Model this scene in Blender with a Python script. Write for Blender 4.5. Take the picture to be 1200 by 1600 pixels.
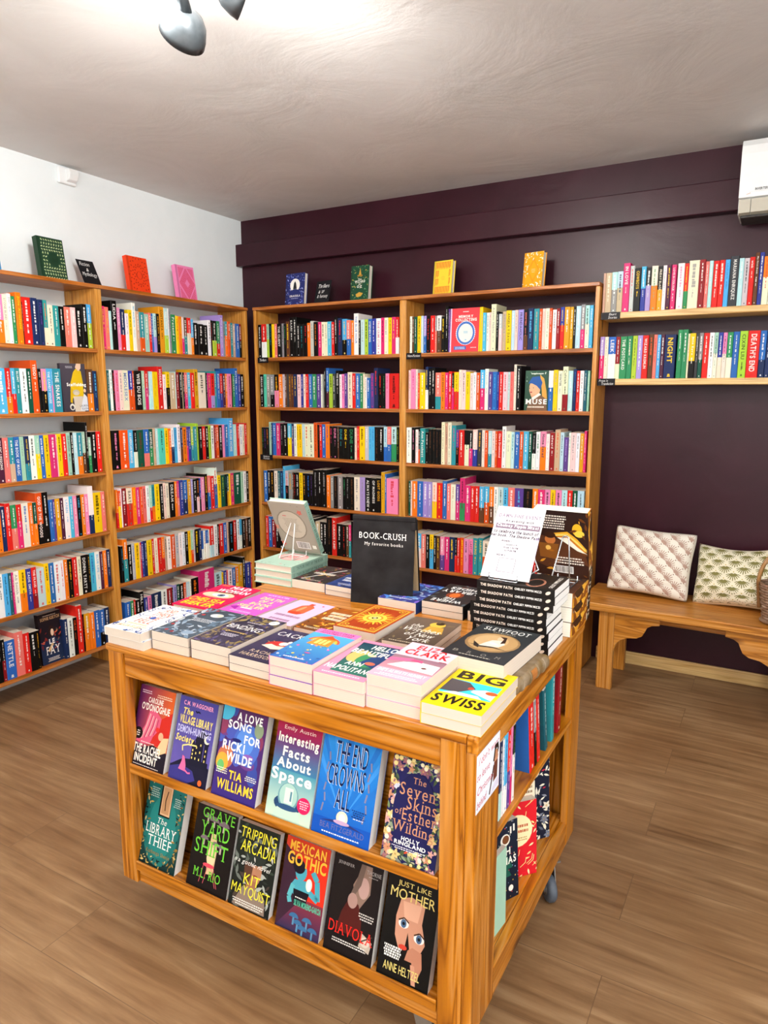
import bpy, bmesh, math, random, re
from mathutils import Vector, Matrix
for o in list(bpy.data.objects): bpy.data.objects.remove(o, do_unlink=True)
S = bpy.context.scene
COLL = S.collection
PI = math.pi
# ------------------------------------------------------------------ camera, light, exposure
CAM = Vector((3.22782, -3.775312, 1.451024)); YAW, PITCH, FPX = .5153, -.1714, 1090.05
FW = Vector((-math.sin(YAW)*math.cos(PITCH), math.cos(YAW)*math.cos(PITCH), math.sin(PITCH)))
RT = Vector((math.cos(YAW), math.sin(YAW), 0)); UP = RT.cross(FW)
cd = bpy.data.cameras.new('camera'); cam = bpy.data.objects.new('camera', cd); COLL.objects.link(cam)
cam.matrix_world = Matrix(((RT.x, UP.x, -FW.x, CAM.x), (RT.y, UP.y, -FW.y, CAM.y), (RT.z, UP.z, -FW.z, CAM.z), (0, 0, 0, 1)))
cd.sensor_fit = 'HORIZONTAL'; cd.sensor_width = 36; cd.lens = 36*FPX/1200; cd.clip_start = .02
S.camera = cam
W = bpy.data.worlds.new('world'); S.world = W; W.use_nodes = True
W.node_tree.nodes['Background'].inputs[0].default_value = (.9, .95, 1, 1); W.node_tree.nodes['Background'].inputs[1].default_value = .3
S.view_settings.view_transform = 'Standard'; S.view_settings.look = 'None'; S.view_settings.gamma = 1
S.view_settings.exposure = 0.33
try: S.view_settings.use_curve_mapping = False
except Exception: pass
S.cycles.max_bounces = 8; S.cycles.diffuse_bounces = 5
S.cycles.use_denoising = True
ROOM_X, ROOM_Y, H = 4.75, -6.2, 2.5575
def area_light(name, loc, target, sx, sy, power, colr):
    ld = bpy.data.lights.new(name, 'AREA'); ld.shape = 'RECTANGLE'; ld.size = sx; ld.size_y = sy; ld.energy = power; ld.color = colr
    o = bpy.data.objects.new(name, ld); COLL.objects.link(o); o.location = loc
    o.rotation_euler = (Vector(target)-Vector(loc)).to_track_quat('-Z', 'Y').to_euler(); return o
def bulb_light(name, loc, power, colr, r):
    ld = bpy.data.lights.new(name, 'POINT'); ld.energy = power; ld.color = colr; ld.shadow_soft_size = r
    o = bpy.data.objects.new(name, ld); COLL.objects.link(o); o.location = loc; return o
WARM = (1, .97, .925)
def spot_light(name, loc, target, power, colr, deg, r=.04):
    ld = bpy.data.lights.new(name, 'SPOT'); ld.energy = power; ld.color = colr; ld.shadow_soft_size = r; ld.spot_size = math.radians(deg); ld.spot_blend = .8
    o = bpy.data.objects.new(name, ld); COLL.objects.link(o); o.location = loc; o.rotation_euler = (Vector(target)-Vector(loc)).to_track_quat('-Z', 'Y').to_euler(); return o
bulb_light('spot_bulb', (2.08, -2.50, 2.47), 32, WARM, .05)
bulb_light('spot_bulb', (1.76, -2.42, 2.47), 24, WARM, .05)
spot_light('spot_beam', (1.78, -2.30, 2.36), (0, -1.2, 1.4), 46, WARM, 125)
spot_light('spot_beam', (2.04, -2.30, 2.36), (1.5, 0, 1.35), 40, WARM, 120)
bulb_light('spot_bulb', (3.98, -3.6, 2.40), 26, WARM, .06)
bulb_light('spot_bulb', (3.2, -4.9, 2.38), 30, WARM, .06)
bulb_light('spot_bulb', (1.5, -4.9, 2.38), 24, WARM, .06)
area_light('shop_window_light', (3.2, -6.1, 1.45), (2.6, 0, 1.0), 2.4, 1.7, 34, (.94, .97, 1))  # unseen soft fill added behind the camera
area_light('side_window_light', (4.70, -3.1, 1.35), (2.4, -2.9, .7), 1.5, 1.7, 40, (.9, .95, 1))  # unseen daylight fill, added to brighten page edges turned towards this wall
# ------------------------------------------------------------------ helpers
def lin(h):
    if not isinstance(h, str): return h
    h = h.lstrip('#'); v = [int(h[i:i+2], 16)/255 for i in (0, 2, 4)]
    return tuple(x/12.92 if x <= .04045 else ((x+.055)/1.055)**2.4 for x in v)
def mix(a, b, t): a, b = lin(a), lin(b); return tuple(a[i]*(1-t)+b[i]*t for i in range(3))
def ray(u, v): return FW + RT*((u-600)/FPX) - UP*((v-800)/FPX)
def at(u, v, ax, val):
    d = ray(u, v); return CAM + d*((val-CAM[ax])/d[ax])
def z_of(v, x, y):                    # height whose projection has pixel row v, above floor point x, y
    k = (800-v)/FPX; d0 = Vector((x, y, 0))-CAM
    return (k*d0.dot(FW)-d0.dot(UP))/(UP.z-k*FW.z)
def pix(p):
    d = Vector(p)-CAM; z = d.dot(FW); return 600+FPX*d.dot(RT)/z, 800-FPX*d.dot(UP)/z
class NT:
    def __init__(s, name):
        s.m = bpy.data.materials.new(name); s.m.use_nodes = True; s.t = s.m.node_tree; s.b = s.t.nodes['Principled BSDF']
    def n(s, typ, **k):
        x = s.t.nodes.new(typ)
        for a, v in k.items():
            if a in x.inputs: x.inputs[a].default_value = v
            elif a.isdigit(): x.inputs[int(a)].default_value = v
            else: setattr(x, a, v)
        return x
    def l(s, a, b): s.t.links.new(a, b)
    def setv(s, **k):
        for a, v in k.items(): s.b.inputs[a.replace('_', ' ')].default_value = v
        return s
    def ramp(s, src, stops):
        r = s.n('ShaderNodeValToRGB'); e = r.color_ramp.elements
        while len(e) < len(stops): e.new(.5)
        for x, (p, c) in zip(e, stops): x.position = p; x.color = (*lin(c), 1)
        s.l(src, r.inputs[0]); return r
    def bump(s, src, st, dist=.01):
        b = s.n('ShaderNodeBump', Strength=st, Distance=dist); s.l(src, b.inputs['Height']); s.l(b.outputs[0], s.b.inputs['Normal'])
def plain(name, colr, rough=.5, metal=0, noise=.06, scale=60, bump=0, spec=.5):
    k = NT(name); k.setv(Roughness=rough, Metallic=metal); k.b.inputs['Specular IOR Level'].default_value = spec
    tc = k.n('ShaderNodeTexCoord'); nz = k.n('ShaderNodeTexNoise', Scale=scale, Detail=4.0); k.l(tc.outputs['Object'], nz.inputs['Vector'])
    r = k.ramp(nz.outputs['Fac'], [(.3, mix(colr, '#000000', noise)), (.7, mix(colr, '#ffffff', noise*.6))]); k.l(r.outputs[0], k.b.inputs['Base Color'])
    if bump: k.bump(nz.outputs['Fac'], bump, .002)
    return k.m
def wood(name, axis, base, dark, deep, rough=.38, k_s=1.0, knots=True):
    k = NT(name); k.setv(Roughness=rough); tc = k.n('ShaderNodeTexCoord')
    mp = k.n('ShaderNodeMapping'); sc = [20*k_s]*3; sc[axis] = .8*k_s; mp.inputs['Scale'].default_value = sc
    oi = k.n('ShaderNodeObjectInfo'); ad = k.n('ShaderNodeVectorMath', operation='ADD'); mu = k.n('ShaderNodeVectorMath', operation='SCALE'); mu.inputs[3].default_value = 7.0
    cx = k.n('ShaderNodeCombineXYZ'); 
    for i in range(3): k.l(oi.outputs['Random'], cx.inputs[i])
    k.l(cx.outputs[0], mu.inputs[0]); k.l(tc.outputs['Object'], ad.inputs[0]); k.l(mu.outputs[0], ad.inputs[1]); k.l(ad.outputs[0], mp.inputs['Vector'])
    n1 = k.n('ShaderNodeTexNoise', Scale=1.0, Detail=2.0, Distortion=.6); k.l(mp.outputs[0], n1.inputs['Vector'])
    wv = k.n('ShaderNodeMath', operation='MULTIPLY'); wv.inputs[1].default_value = 9.0; k.l(n1.outputs['Fac'], wv.inputs[0])
    fr = k.n('ShaderNodeMath', operation='PINGPONG'); fr.inputs[1].default_value = .5; k.l(wv.outputs[0], fr.inputs[0])
    r = k.ramp(fr.outputs[0], [(0, dark), (.08, mix(base, dark, .5)), (.24, base), (.5, mix(base, '#fff0c0', .10))])
    n2 = k.n('ShaderNodeTexNoise', Scale=6.0, Detail=3.0); k.l(mp.outputs[0], n2.inputs['Vector'])
    mx = k.n('ShaderNodeMix', data_type='RGBA', blend_type='MULTIPLY'); mx.inputs[0].default_value = .35
    r2 = k.ramp(n2.outputs['Fac'], [(.35, '#b08a60'), (.6, '#ffffff')]); k.l(r.outputs[0], mx.inputs[6]); k.l(r2.outputs[0], mx.inputs[7])
    out = mx.outputs[2]
    if knots:
        mp2 = k.n('ShaderNodeMapping'); s2 = [7.0*k_s]*3; s2[axis] = 2.6*k_s; mp2.inputs['Scale'].default_value = s2; k.l(ad.outputs[0], mp2.inputs['Vector'])
        vo = k.n('ShaderNodeTexVoronoi', Scale=1.0); k.l(mp2.outputs[0], vo.inputs['Vector'])
        r3 = k.ramp(vo.outputs['Distance'], [(.05, '#ffffff'), (.13, '#000000')])
        m2 = k.n('ShaderNodeMix', data_type='RGBA'); k.l(r3.outputs[0], m2.inputs[0]); k.l(out, m2.inputs[6]); m2.inputs[7].default_value = (*lin(deep), 1); out = m2.outputs[2]
    k.l(out, k.b.inputs['Base Color']); k.bump(fr.outputs[0], .04, .001)
    return k.m
M = {}
for nm, i in (('x', 0), ('y', 1), ('z', 2)):
    M['case_'+nm] = wood('honey_pine_'+nm, i, '#d8963a', '#b97224', '#5a2c0e')
    M['top_'+nm] = wood('amber_pine_'+nm, i, '#b9691c', '#8c4c10', '#4c2208', knots=False)
    M['cart_'+nm] = wood('orange_pine_'+nm, i, '#ca7d15', '#904e06', '#462106', rough=.28, k_s=.9)
    M['pale_'+nm] = wood('pale_pine_'+nm, i, '#e4bf7e', '#cda05a', '#84521f', knots=False)
    M['bench_'+nm] = wood('bench_pine_'+nm, i, '#c9842c', '#9c5e16', '#4e260a', k_s=.8)
def ink_mat():
    k = NT('printed_card'); k.setv(Roughness=.42); k.b.inputs['Specular IOR Level'].default_value = .16
    a = k.n('ShaderNodeVertexColor', layer_name='Col'); k.l(a.outputs['Color'], k.b.inputs['Base Color'])
    tc = k.n('ShaderNodeTexCoord'); nz = k.n('ShaderNodeTexNoise', Scale=40.0); k.l(tc.outputs['Object'], nz.inputs['Vector']); k.bump(nz.outputs['Fac'], .02, .001)
    return k.m
def page_mat():
    k = NT('page_edges'); k.setv(Roughness=.8); k.b.inputs['Specular IOR Level'].default_value = .1
    tc = k.n('ShaderNodeTexCoord'); mp = k.n('ShaderNodeMapping'); mp.inputs['Scale'].default_value = (3, 3, 900); k.l(tc.outputs['Object'], mp.inputs['Vector'])
    nz = k.n('ShaderNodeTexNoise', Scale=1.0, Detail=2.0); k.l(mp.outputs[0], nz.inputs['Vector'])
    r = k.ramp(nz.outputs['Fac'], [(.3, '#e6dccb'), (.6, '#f6efe2')]); k.l(r.outputs[0], k.b.inputs['Base Color']); return k.m
INK, PAGE = ink_mat(), page_mat()
class MB:
    def __init__(s, mats): s.v = []; s.f = []; s.c = []; s.mi = []; s.sm = []; s.mats = mats; s.M = None
    def p(s, pts):
        b = len(s.v)
        for q in pts:
            q = Vector(q)
            if s.M is not None: q = s.M @ q
            s.v.append(q)
        return b
    def face(s, pts, col=(.8, .8, .8), mi=0, sm=False):
        b = s.p(pts); s.f.append(tuple(range(b, b+len(pts)))); s.c.append(col if isinstance(col, list) else [lin(col)]*len(pts)); s.mi.append(mi); s.sm.append(sm)
    def tris(s, pts, faces, col, mi=0):
        b = s.p(pts); col = lin(col)
        for f in faces: s.f.append(tuple(b+i for i in f)); s.c.append([col]*len(f)); s.mi.append(mi); s.sm.append(False)
    def box(s, lo, hi, col=(.8, .8, .8), mi=0):
        x0, y0, z0 = lo; x1, y1, z1 = hi
        P = [(x0, y0, z0), (x1, y0, z0), (x1, y1, z0), (x0, y1, z0), (x0, y0, z1), (x1, y0, z1), (x1, y1, z1), (x0, y1, z1)]
        b = s.p(P); c = lin(col)
        for f in ((0, 3, 2, 1), (4, 5, 6, 7), (0, 1, 5, 4), (1, 2, 6, 5), (2, 3, 7, 6), (3, 0, 4, 7)):
            s.f.append(tuple(b+i for i in f)); s.c.append([c]*4); s.mi.append(mi); s.sm.append(False)
    def prism(s, poly, ax, a0, a1, col=(.8, .8, .8), mi=0):     # poly in the two other axes (in order), extruded along ax
        o = [i for i in range(3) if i != ax]
        def mk(q, a): r = [0, 0, 0]; r[o[0]], r[o[1]] = q; r[ax] = a; return r
        s.face([mk(q, a0) for q in poly], col, mi); s.face([mk(q, a1) for q in reversed(poly)], col, mi)
        for i in range(len(poly)):
            q, r = poly[i], poly[(i+1) % len(poly)]; s.face([mk(q, a0), mk(q, a1), mk(r, a1), mk(r, a0)], col, mi)
    def tube(s, path, r, col=(.8, .8, .8), mi=0, n=8):
        path = [Vector(q) for q in path]; rings = []; c = lin(col)
        for i, q in enumerate(path):
            d = (path[min(i+1, len(path)-1)]-path[max(i-1, 0)]).normalized()
            a = d.orthogonal() if not rings else (prev - d*prev.dot(d)); a.normalize(); prev = a; bb = d.cross(a)
            rr = r[i] if isinstance(r, (list, tuple)) else r
            rings.append(s.p([q+a*rr*math.cos(2*PI*k/n)+bb*rr*math.sin(2*PI*k/n) for k in range(n)]))
        for i in range(len(rings)-1):
            for k in range(n):
                s.f.append((rings[i]+k, rings[i]+(k+1) % n, rings[i+1]+(k+1) % n, rings[i+1]+k)); s.c.append([c]*4); s.mi.append(mi); s.sm.append(True)
        for rg in (rings[0], rings[-1]): s.f.append(tuple(rg+k for k in range(n))); s.c.append([c]*n); s.mi.append(mi); s.sm.append(False)
    def lathe(s, prof, mat, col=(.8, .8, .8), mi=0, n=24):      # prof: (radius, height) along local z of mat
        rings = []; c = lin(col)
        for r, z in prof: rings.append(s.p([mat @ Vector((r*math.cos(2*PI*k/n), r*math.sin(2*PI*k/n), z)) for k in range(n)]))
        for i in range(len(rings)-1):
            for k in range(n):
                s.f.append((rings[i]+k, rings[i]+(k+1) % n, rings[i+1]+(k+1) % n, rings[i+1]+k)); s.c.append([c]*4); s.mi.append(mi); s.sm.append(True)
    def build(s, name, parent=None, bevel=0, weld=False):
        me = bpy.data.meshes.new(name); me.from_pydata([tuple(q) for q in s.v], [], s.f)
        for m in s.mats: me.materials.append(m)
        me.polygons.foreach_set('material_index', s.mi); me.polygons.foreach_set('use_smooth', s.sm)
        ca = me.color_attributes.new('Col', 'FLOAT_COLOR', 'CORNER'); flat = []
        for c in s.c:
            for q in c: flat += [q[0], q[1], q[2], 1.0]
        ca.data.foreach_set('color', flat)
        o = bpy.data.objects.new(name, me); COLL.objects.link(o)
        if parent: o.parent = parent
        if weld:
            bm = bmesh.new(); bm.from_mesh(me); bmesh.ops.remove_doubles(bm, verts=bm.verts, dist=1e-5); bmesh.ops.recalc_face_normals(bm, faces=bm.faces); bm.to_mesh(me); bm.free()
        if bevel:
            md = o.modifiers.new('edge', 'BEVEL'); md.width = bevel; md.segments = 2; md.limit_method = 'ANGLE'
        return o
def tag(o, label, cat, group=None):
    o['label'] = label; o['category'] = cat
    if group: o['group'] = group
    return o
def thing(name, label, cat, loc=(0, 0, 0), rot=(0, 0, 0), group=None):
    o = bpy.data.objects.new(name, None); COLL.objects.link(o); o.empty_display_size = .05; o.location = loc; o.rotation_euler = rot
    return tag(o, label, cat, group)
def struct(name, mb, **k): o = mb.build(name, **k); o['kind'] = 'structure'; return o
def part(name, mat, parent, lo, hi, bevel=.0015):
    b = MB([mat]); b.box(lo, hi); return b.build(name, parent, bevel=bevel)
def dup(root, loc=None, rot=None, label=None):
    r = root.copy(); COLL.objects.link(r)
    if loc is not None: r.location = loc
    if rot is not None: r.rotation_euler = rot
    if label: r['label'] = label
    for ch in list(root.children):
        c = ch.copy(); COLL.objects.link(c); c.parent = r
        for g in list(ch.children): d = g.copy(); COLL.objects.link(d); d.parent = c
    return r
# ------------------------------------------------------------------ lettering
GL = {}
def load_glyphs():
    tmp = []
    for ch in ''.join(chr(i) for i in range(33, 127)) + '\u2019':
        for bold in (0, 1):
            cu = bpy.data.curves.new('glyph', 'FONT'); cu.body = ch; cu.resolution_u = 3; cu.offset = .03 if bold else 0
            o = bpy.data.objects.new('glyph', cu); COLL.objects.link(o); tmp.append((ch, bold, o))
    dg = bpy.context.evaluated_depsgraph_get()
    for ch, bold, o in tmp:
        e = o.evaluated_get(dg); me = e.to_mesh()
        vs = [(v.co.x, v.co.y) for v in me.vertices]; fs = [tuple(p.vertices) for p in me.polygons]
        ed = {}
        for f in fs:
            for i in range(len(f)):
                k = tuple(sorted((f[i], f[(i+1) % len(f)]))); ed[k] = ed.get(k, 0)+1
        ser = []
        if vs:
            ys = [v[1] for v in vs]; y0, y1 = min(ys), max(ys)
            for (a, b), n in ed.items():
                if n == 1 and abs(vs[a][1]-vs[b][1]) < .004 and .03 < abs(vs[a][0]-vs[b][0]) < .19:
                    yy = vs[a][1]; xa, xb = sorted((vs[a][0], vs[b][0]))
                    if abs(yy-y0) < .01: ser.append((xa-.07, yy, xb+.07, yy+.045))
                    elif abs(yy-y1) < .01: ser.append((xa-.07, yy-.045, xb+.07, yy))
        x0 = min((v[0] for v in vs), default=0); x1 = max((v[0] for v in vs), default=.3)
        GL[ch, bold] = ([(x-x0, y) for x, y in vs], fs, x1-x0, [(a-x0, b, c-x0, d) for a, b, c, d in ser]); e.to_mesh_clear()
    for ch, bold, o in tmp:
        cu = o.data; bpy.data.objects.remove(o); bpy.data.curves.remove(cu)
load_glyphs()
def layout(s, bold=1, serif=0, ital=0, track=.0):
    vs, fs, x = [], [], 0.0
    for ch in s:
        if ch == ' ': x += .32+track; continue
        g = GL.get((ch, bold)) or GL['?', bold]
        b = len(vs); vs += [(px+x, py) for px, py in g[0]]; fs += [tuple(b+i for i in f) for f in g[1]]
        if serif:
            for a, y0, c, y1 in g[3]:
                b = len(vs); vs += [(a+x, y0), (c+x, y0), (c+x, y1), (a+x, y1)]; fs.append((b, b+1, b+2, b+3))
        x += g[2]+.105+track+(.06 if serif else 0)
    if ital: vs = [(px+py*ital, py) for px, py in vs]
    xs = [v[0] for v in vs] or [0]; ys = [v[1] for v in vs] or [0]
    x0, x1, y0, y1 = min(xs), max(xs), min(ys), max(ys)
    return [((a-x0)/max(x1-x0, 1e-6), (b-y0)/max(y1-y0, 1e-6)) for a, b in vs], fs, x1-x0, y1-y0
class Art:
    """Draws printed shapes on a rectangle: 0..1 across and up; each later shape is laid a hair above the one before."""
    def __init__(s, mb, O, X, Y, N, w, h, eps=.00005): s.mb, s.O, s.X, s.Y, s.N, s.w, s.h, s.k, s.e = mb, Vector(O), Vector(X), Vector(Y), Vector(N), w, h, 1, eps
    def P(s, x, y): x = min(max(x, 0), 1); y = min(max(y, 0), 1); return s.O+s.X*(x*s.w)+s.Y*(y*s.h)+s.N*(s.k*s.e)
    def poly(s, pts, col, step=1):
        s.mb.face([s.P(*q) for q in pts], col); s.k += step
    def rect(s, x0, y0, x1, y1, c, c2=None):
        col = lin(c) if c2 is None else [lin(c), lin(c), lin(c2), lin(c2)]
        s.poly([(x0, y0), (x1, y0), (x1, y1), (x0, y1)], col)
    def hgrad(s, x0, y0, x1, y1, c, c2): s.poly([(x0, y0), (x1, y0), (x1, y1), (x0, y1)], [lin(c), lin(c2), lin(c2), lin(c)])
    def ell(s, cx, cy, rx, ry, col, n=20, rot=0, a0=0, a1=2*PI, step=1):
        q = []
        for i in range(n+(a1-a0 < 6.2)):
            t = a0+(a1-a0)*i/n; dx, dy = rx*math.cos(t)*s.w, ry*math.sin(t)*s.h if ry else 0
            q.append((cx+(dx*math.cos(rot)-dy*math.sin(rot))/s.w, cy+(dx*math.sin(rot)+dy*math.cos(rot))/s.h))
        s.poly(q, col, step)
    def circ(s, cx, cy, r, col, **k): s.ell(cx, cy, r, r*s.w/s.h, col, **k)
    def line(s, pts, wd, col, step=1):
        for (x0, y0), (x1, y1) in zip(pts, pts[1:]):
            dx, dy = (x1-x0)*s.w, (y1-y0)*s.h; L = math.hypot(dx, dy) or 1; nx, ny = -dy/L*wd*.5/s.w, dx/L*wd*.5/s.h
            s.mb.face([s.P(x0-nx, y0-ny), s.P(x1-nx, y1-ny), s.P(x1+nx, y1+ny), s.P(x0+nx, y0+ny)], col)
        s.k += step
    def text(s, t, x0, y0, x1, y1, col, bold=1, serif=0, ital=0, fit='fill', slant=0, track=0):
        vs, fs, tw, th = layout(t, bold, serif, ital, track)
        if fit != 'fill':
            k = (y1-y0)*s.h/th*tw/s.w
            if fit == 'c': m = (x0+x1)/2; x0, x1 = m-k/2, m+k/2
            elif fit == 'l': x1 = x0+k
            elif fit == 'r': x0 = x1-k
        s.mb.tris([s.P(x0+a*(x1-x0), y0+b*(y1-y0)+slant*a) for a, b in vs], fs, col); s.k += 1
    def small(s, x0, y0, x1, y1, rows, col, seed=1, fill=.48, center=True):   # print too small to read
        rnd = random.Random(seed); hh = (y1-y0)/rows
        for r in range(rows):
            sh = rnd.uniform(0, .15)*(x1-x0) if center else 0; x = x0+sh; xe = x1-(sh if center else rnd.uniform(0, .3)*(x1-x0)); y = y1-(r+1)*hh+hh*.2
            while x < xe-.004:
                w = min(rnd.uniform(.014, .045), xe-x); s.mb.face([s.P(x, y), s.P(x+w, y), s.P(x+w, y+hh*fill), s.P(x, y+hh*fill)], lin(col)); x += w+.012
        s.k += 1
    def leaf(s, x, y, L, ang, col, fat=.32):
        L2 = L*s.w; q = []
        for t, d in ((0, 0), (.3, fat*.5), (.6, fat*.45), (1, 0), (.6, -fat*.45), (.3, -fat*.5)):
            q.append((x+(t*math.cos(ang)-d*math.sin(ang))*L2/s.w, y+(t*math.sin(ang)+d*math.cos(ang))*L2/s.h))
        s.mb.face([s.P(*p) for p in q], lin(col))
    def scatter(s, n, kind, cols, seed=1, region=None, size=(.03, .08)):
        rnd = random.Random(seed); i = 0
        while i < n:
            x, y = rnd.random(), rnd.random(); i += 1
            if region and not region(x, y): continue
            c = rnd.choice(cols); z = rnd.uniform(*size)
            if kind == 'leaf': s.leaf(x, y, z*1.6, rnd.uniform(0, 2*PI), c)
            elif kind == 'dot': s.circ(x, y, z*.5, c, n=8, step=0)
            elif kind == 'sq': s.mb.face([s.P(x-z, y-z*.4), s.P(x+z, y-z*.3), s.P(x+z*.8, y+z*.4), s.P(x-z*.9, y+z*.35)], lin(c))
            elif kind == 'flower':
                for k in range(5): s.leaf(x, y, z, 2*PI*k/5+z*40, c, .55)
                s.circ(x, y, z*.22, '#e8c060', n=6, step=0)
            s.k += .12
        s.k += 1
# ------------------------------------------------------------------ room shell
def room():
    kf = NT('oak_vinyl_floor'); kf.setv(Roughness=.42); tc = kf.n('ShaderNodeTexCoord')
    mp = kf.n('ShaderNodeMapping'); mp.inputs['Location'].default_value = (-.35, .011+.216*20, 0); kf.l(tc.outputs['Object'], mp.inputs['Vector'])
    br = kf.n('ShaderNodeTexBrick', offset=.37, offset_frequency=2, squash=1.0)
    br.inputs['Scale'].default_value = 1; br.inputs['Brick Width'].default_value = 1.3; br.inputs['Row Height'].default_value = .216; br.inputs['Mortar Size'].default_value = .0011; br.inputs['Mortar Smooth'].default_value = .2
    br.inputs['Color1'].default_value = (.3, .3, .3, 1); br.inputs['Color2'].default_value = (.7, .7, .7, 1); br.inputs['Mortar'].default_value = (.5, .5, .5, 1); kf.l(mp.outputs[0], br.inputs['Vector'])
    m2 = kf.n('ShaderNodeMapping'); m2.inputs['Scale'].default_value = (2.2, 30, 1); kf.l(tc.outputs['Object'], m2.inputs['Vector'])
    sep = kf.n('ShaderNodeVectorMath', operation='ADD'); kf.l(m2.outputs[0], sep.inputs[0]); sc = kf.n('ShaderNodeVectorMath', operation='SCALE'); sc.inputs[3].default_value = 9.0; kf.l(br.outputs['Color'], sc.inputs[0]); kf.l(sc.outputs[0], sep.inputs[1])
    nz = kf.n('ShaderNodeTexNoise', Scale=1.0, Detail=7.0, Roughness=.62, Distortion=.35); kf.l(sep.outputs[0], nz.inputs['Vector'])
    r = kf.ramp(nz.outputs['Fac'], [(.28, '#735435'), (.45, '#8b6a49'), (.56, '#977653'), (.75, '#ac8d69')])
    n3 = kf.n('ShaderNodeTexNoise', Scale=3.0, Detail=2.0); kf.l(tc.outputs['Object'], n3.inputs['Vector']); r3 = kf.ramp(n3.outputs['Fac'], [(.35, '#d8c8b4'), (.65, '#ffffff')])
    mx = kf.n('ShaderNodeMix', data_type='RGBA', blend_type='MULTIPLY'); mx.inputs[0].default_value = .6; kf.l(r.outputs[0], mx.inputs[6]); kf.l(r3.outputs[0], mx.inputs[7])
    gv = kf.n('ShaderNodeMix', data_type='RGBA'); kf.l(br.outputs['Fac'], gv.inputs[0]); kf.l(mx.outputs[2], gv.inputs[6]); gv.inputs[7].default_value = (*lin('#6e5238'), 1)
    kf.l(gv.outputs[2], kf.b.inputs['Base Color']); kf.bump(nz.outputs['Fac'], .05, .002)
    b = MB([kf.m]); b.box((-.02, ROOM_Y, -.05), (ROOM_X, .02, 0)); struct('floor', b)
    def rough_paint(name, c1, c2, rough, st, scale=3.0):
        k = NT(name); t = k.n('ShaderNodeTexCoord'); n1 = k.n('ShaderNodeTexNoise', Scale=scale, Detail=8.0, Roughness=.6, Distortion=.8); k.l(t.outputs['Object'], n1.inputs['Vector'])
        rr = k.ramp(n1.outputs['Fac'], [(.3, c1), (.7, c2)]); k.l(rr.outputs[0], k.b.inputs['Base Color']); k.setv(Roughness=rough); k.b.inputs['Specular IOR Level'].default_value = .27
        k.bump(n1.outputs['Fac'], st, .02); return k.m
    ceil = rough_paint('painted_plaster_ceiling', '#d7d6d4', '#e4e3e2', .7, .3, 2.2)
    white = rough_paint('white_wall_paint', '#e6edef', '#eef3f4', .65, .04)
    purp = rough_paint('aubergine_wall_paint', '#2b0b16', '#38131f', .36, .16, 2.6)
    b = MB([ceil]); b.box((-.02, ROOM_Y, H), (ROOM_X, .02, H+.05)); struct('ceiling', b)
    b = MB([white]); b.box((-.1, ROOM_Y, 0), (0, .02, H)); struct('wall_left', b)
    b = MB([purp]); b.box((0, 0, 0), (ROOM_X, .1, H)); struct('wall_back', b)
    b = MB([white]); b.box((ROOM_X, ROOM_Y, 0), (ROOM_X+.1, .1, H)); struct('wall_right', b)
    b = MB([white]); b.box((-.1, ROOM_Y-.1, 0), (ROOM_X+.1, ROOM_Y, H)); struct('wall_front', b)
    b = MB([purp]); b.box((0, -.062, 2.262), (ROOM_X, 0, 2.40)); struct('trim_1', b, bevel=.004)
    b = MB([M['pale_x']]); b.box((2.44, -.014, 0), (ROOM_X, 0, .068)); struct('baseboard_back', b, bevel=.003)
room()
def added_window(n, lo, hi, ax):      # unseen frame added round an area light at the wall
    b = MB([plain('window_frame_paint', '#e8e8e4', .4)]); d = .05
    for a0, a1, z0, z1 in ((lo[0], hi[0], lo[1], lo[1]+d), (lo[0], hi[0], hi[1]-d, hi[1]), (lo[0], lo[0]+d, lo[1]+d, hi[1]-d), (hi[0]-d, hi[0], lo[1]+d, hi[1]-d), ((lo[0]+hi[0])/2-.02, (lo[0]+hi[0])/2+.02, lo[1]+d, hi[1]-d)):
        if ax == 0: b.box((ROOM_X-.04, a0, z0), (ROOM_X-.001, a1, z1))
        else: b.box((a0, ROOM_Y+.001, z0), (a1, ROOM_Y+.05, z1))
    struct('window_%d' % n, b)
added_window(1, (1.95, .55), (4.45, 2.35), 1); added_window(2, (-3.9, .45), (-2.3, 2.25), 0)
# ------------------------------------------------------------------ bookcases and wall shelves
ZT = 1.9688; SZ = [1.660, 1.352, 1.0459, .7366, .4364, .1357]; DP = .23; TH = .02
def bookcase(name_label, side, a0, a1):
    """side L: along the white wall (a = y); side B: along the purple wall (a = x)."""
    r = thing('bookcase', name_label, 'bookcase', (0, (a0+a1)/2, 0) if side == 'L' else ((a0+a1)/2, 0, 0), group='pine bookcases')
    h = (a1-a0)/2; W2 = .02
    def bx(nm, mats, lo, hi):         # lo/hi as (along, depth, z); depth 0 at the wall
        if side == 'L': part(nm, M[mats[0]], r, (lo[1], lo[0], lo[2]), (hi[1], hi[0], hi[2]), .002)
        else: part(nm, M[mats[1]], r, (lo[0], -hi[1], lo[2]), (hi[0], -lo[1], hi[2]), .002)
    for s in (-1, 1):
        e = s*h; i = s*(h-W2); bx('side_panel', ('case_z', 'case_z'), (min(e, i), .002, 0), (max(e, i), DP, ZT-.019))
    bx('top_board', ('top_y', 'top_x'), (-h+.0005, .002, ZT-.018), (h-.0005, DP+.008, ZT))
    for z in SZ: bx('shelf', ('top_y', 'top_x'), (-h+W2, .004, z-TH), (h-W2, DP-.002, z))
    return r
YL0, YLM = -.2381, -1.3552; YLE = YLM-1.117
X0, XM, X1 = .273, 1.3407, 2.4128
bookcase('pine bookcase on the white wall beneath the red, pink display books, nearest the corner', 'L', YLM, YL0)
bookcase('pine bookcase on the white wall under the dark green display book, farther from the corner', 'L', YLE, YLM)
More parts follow.
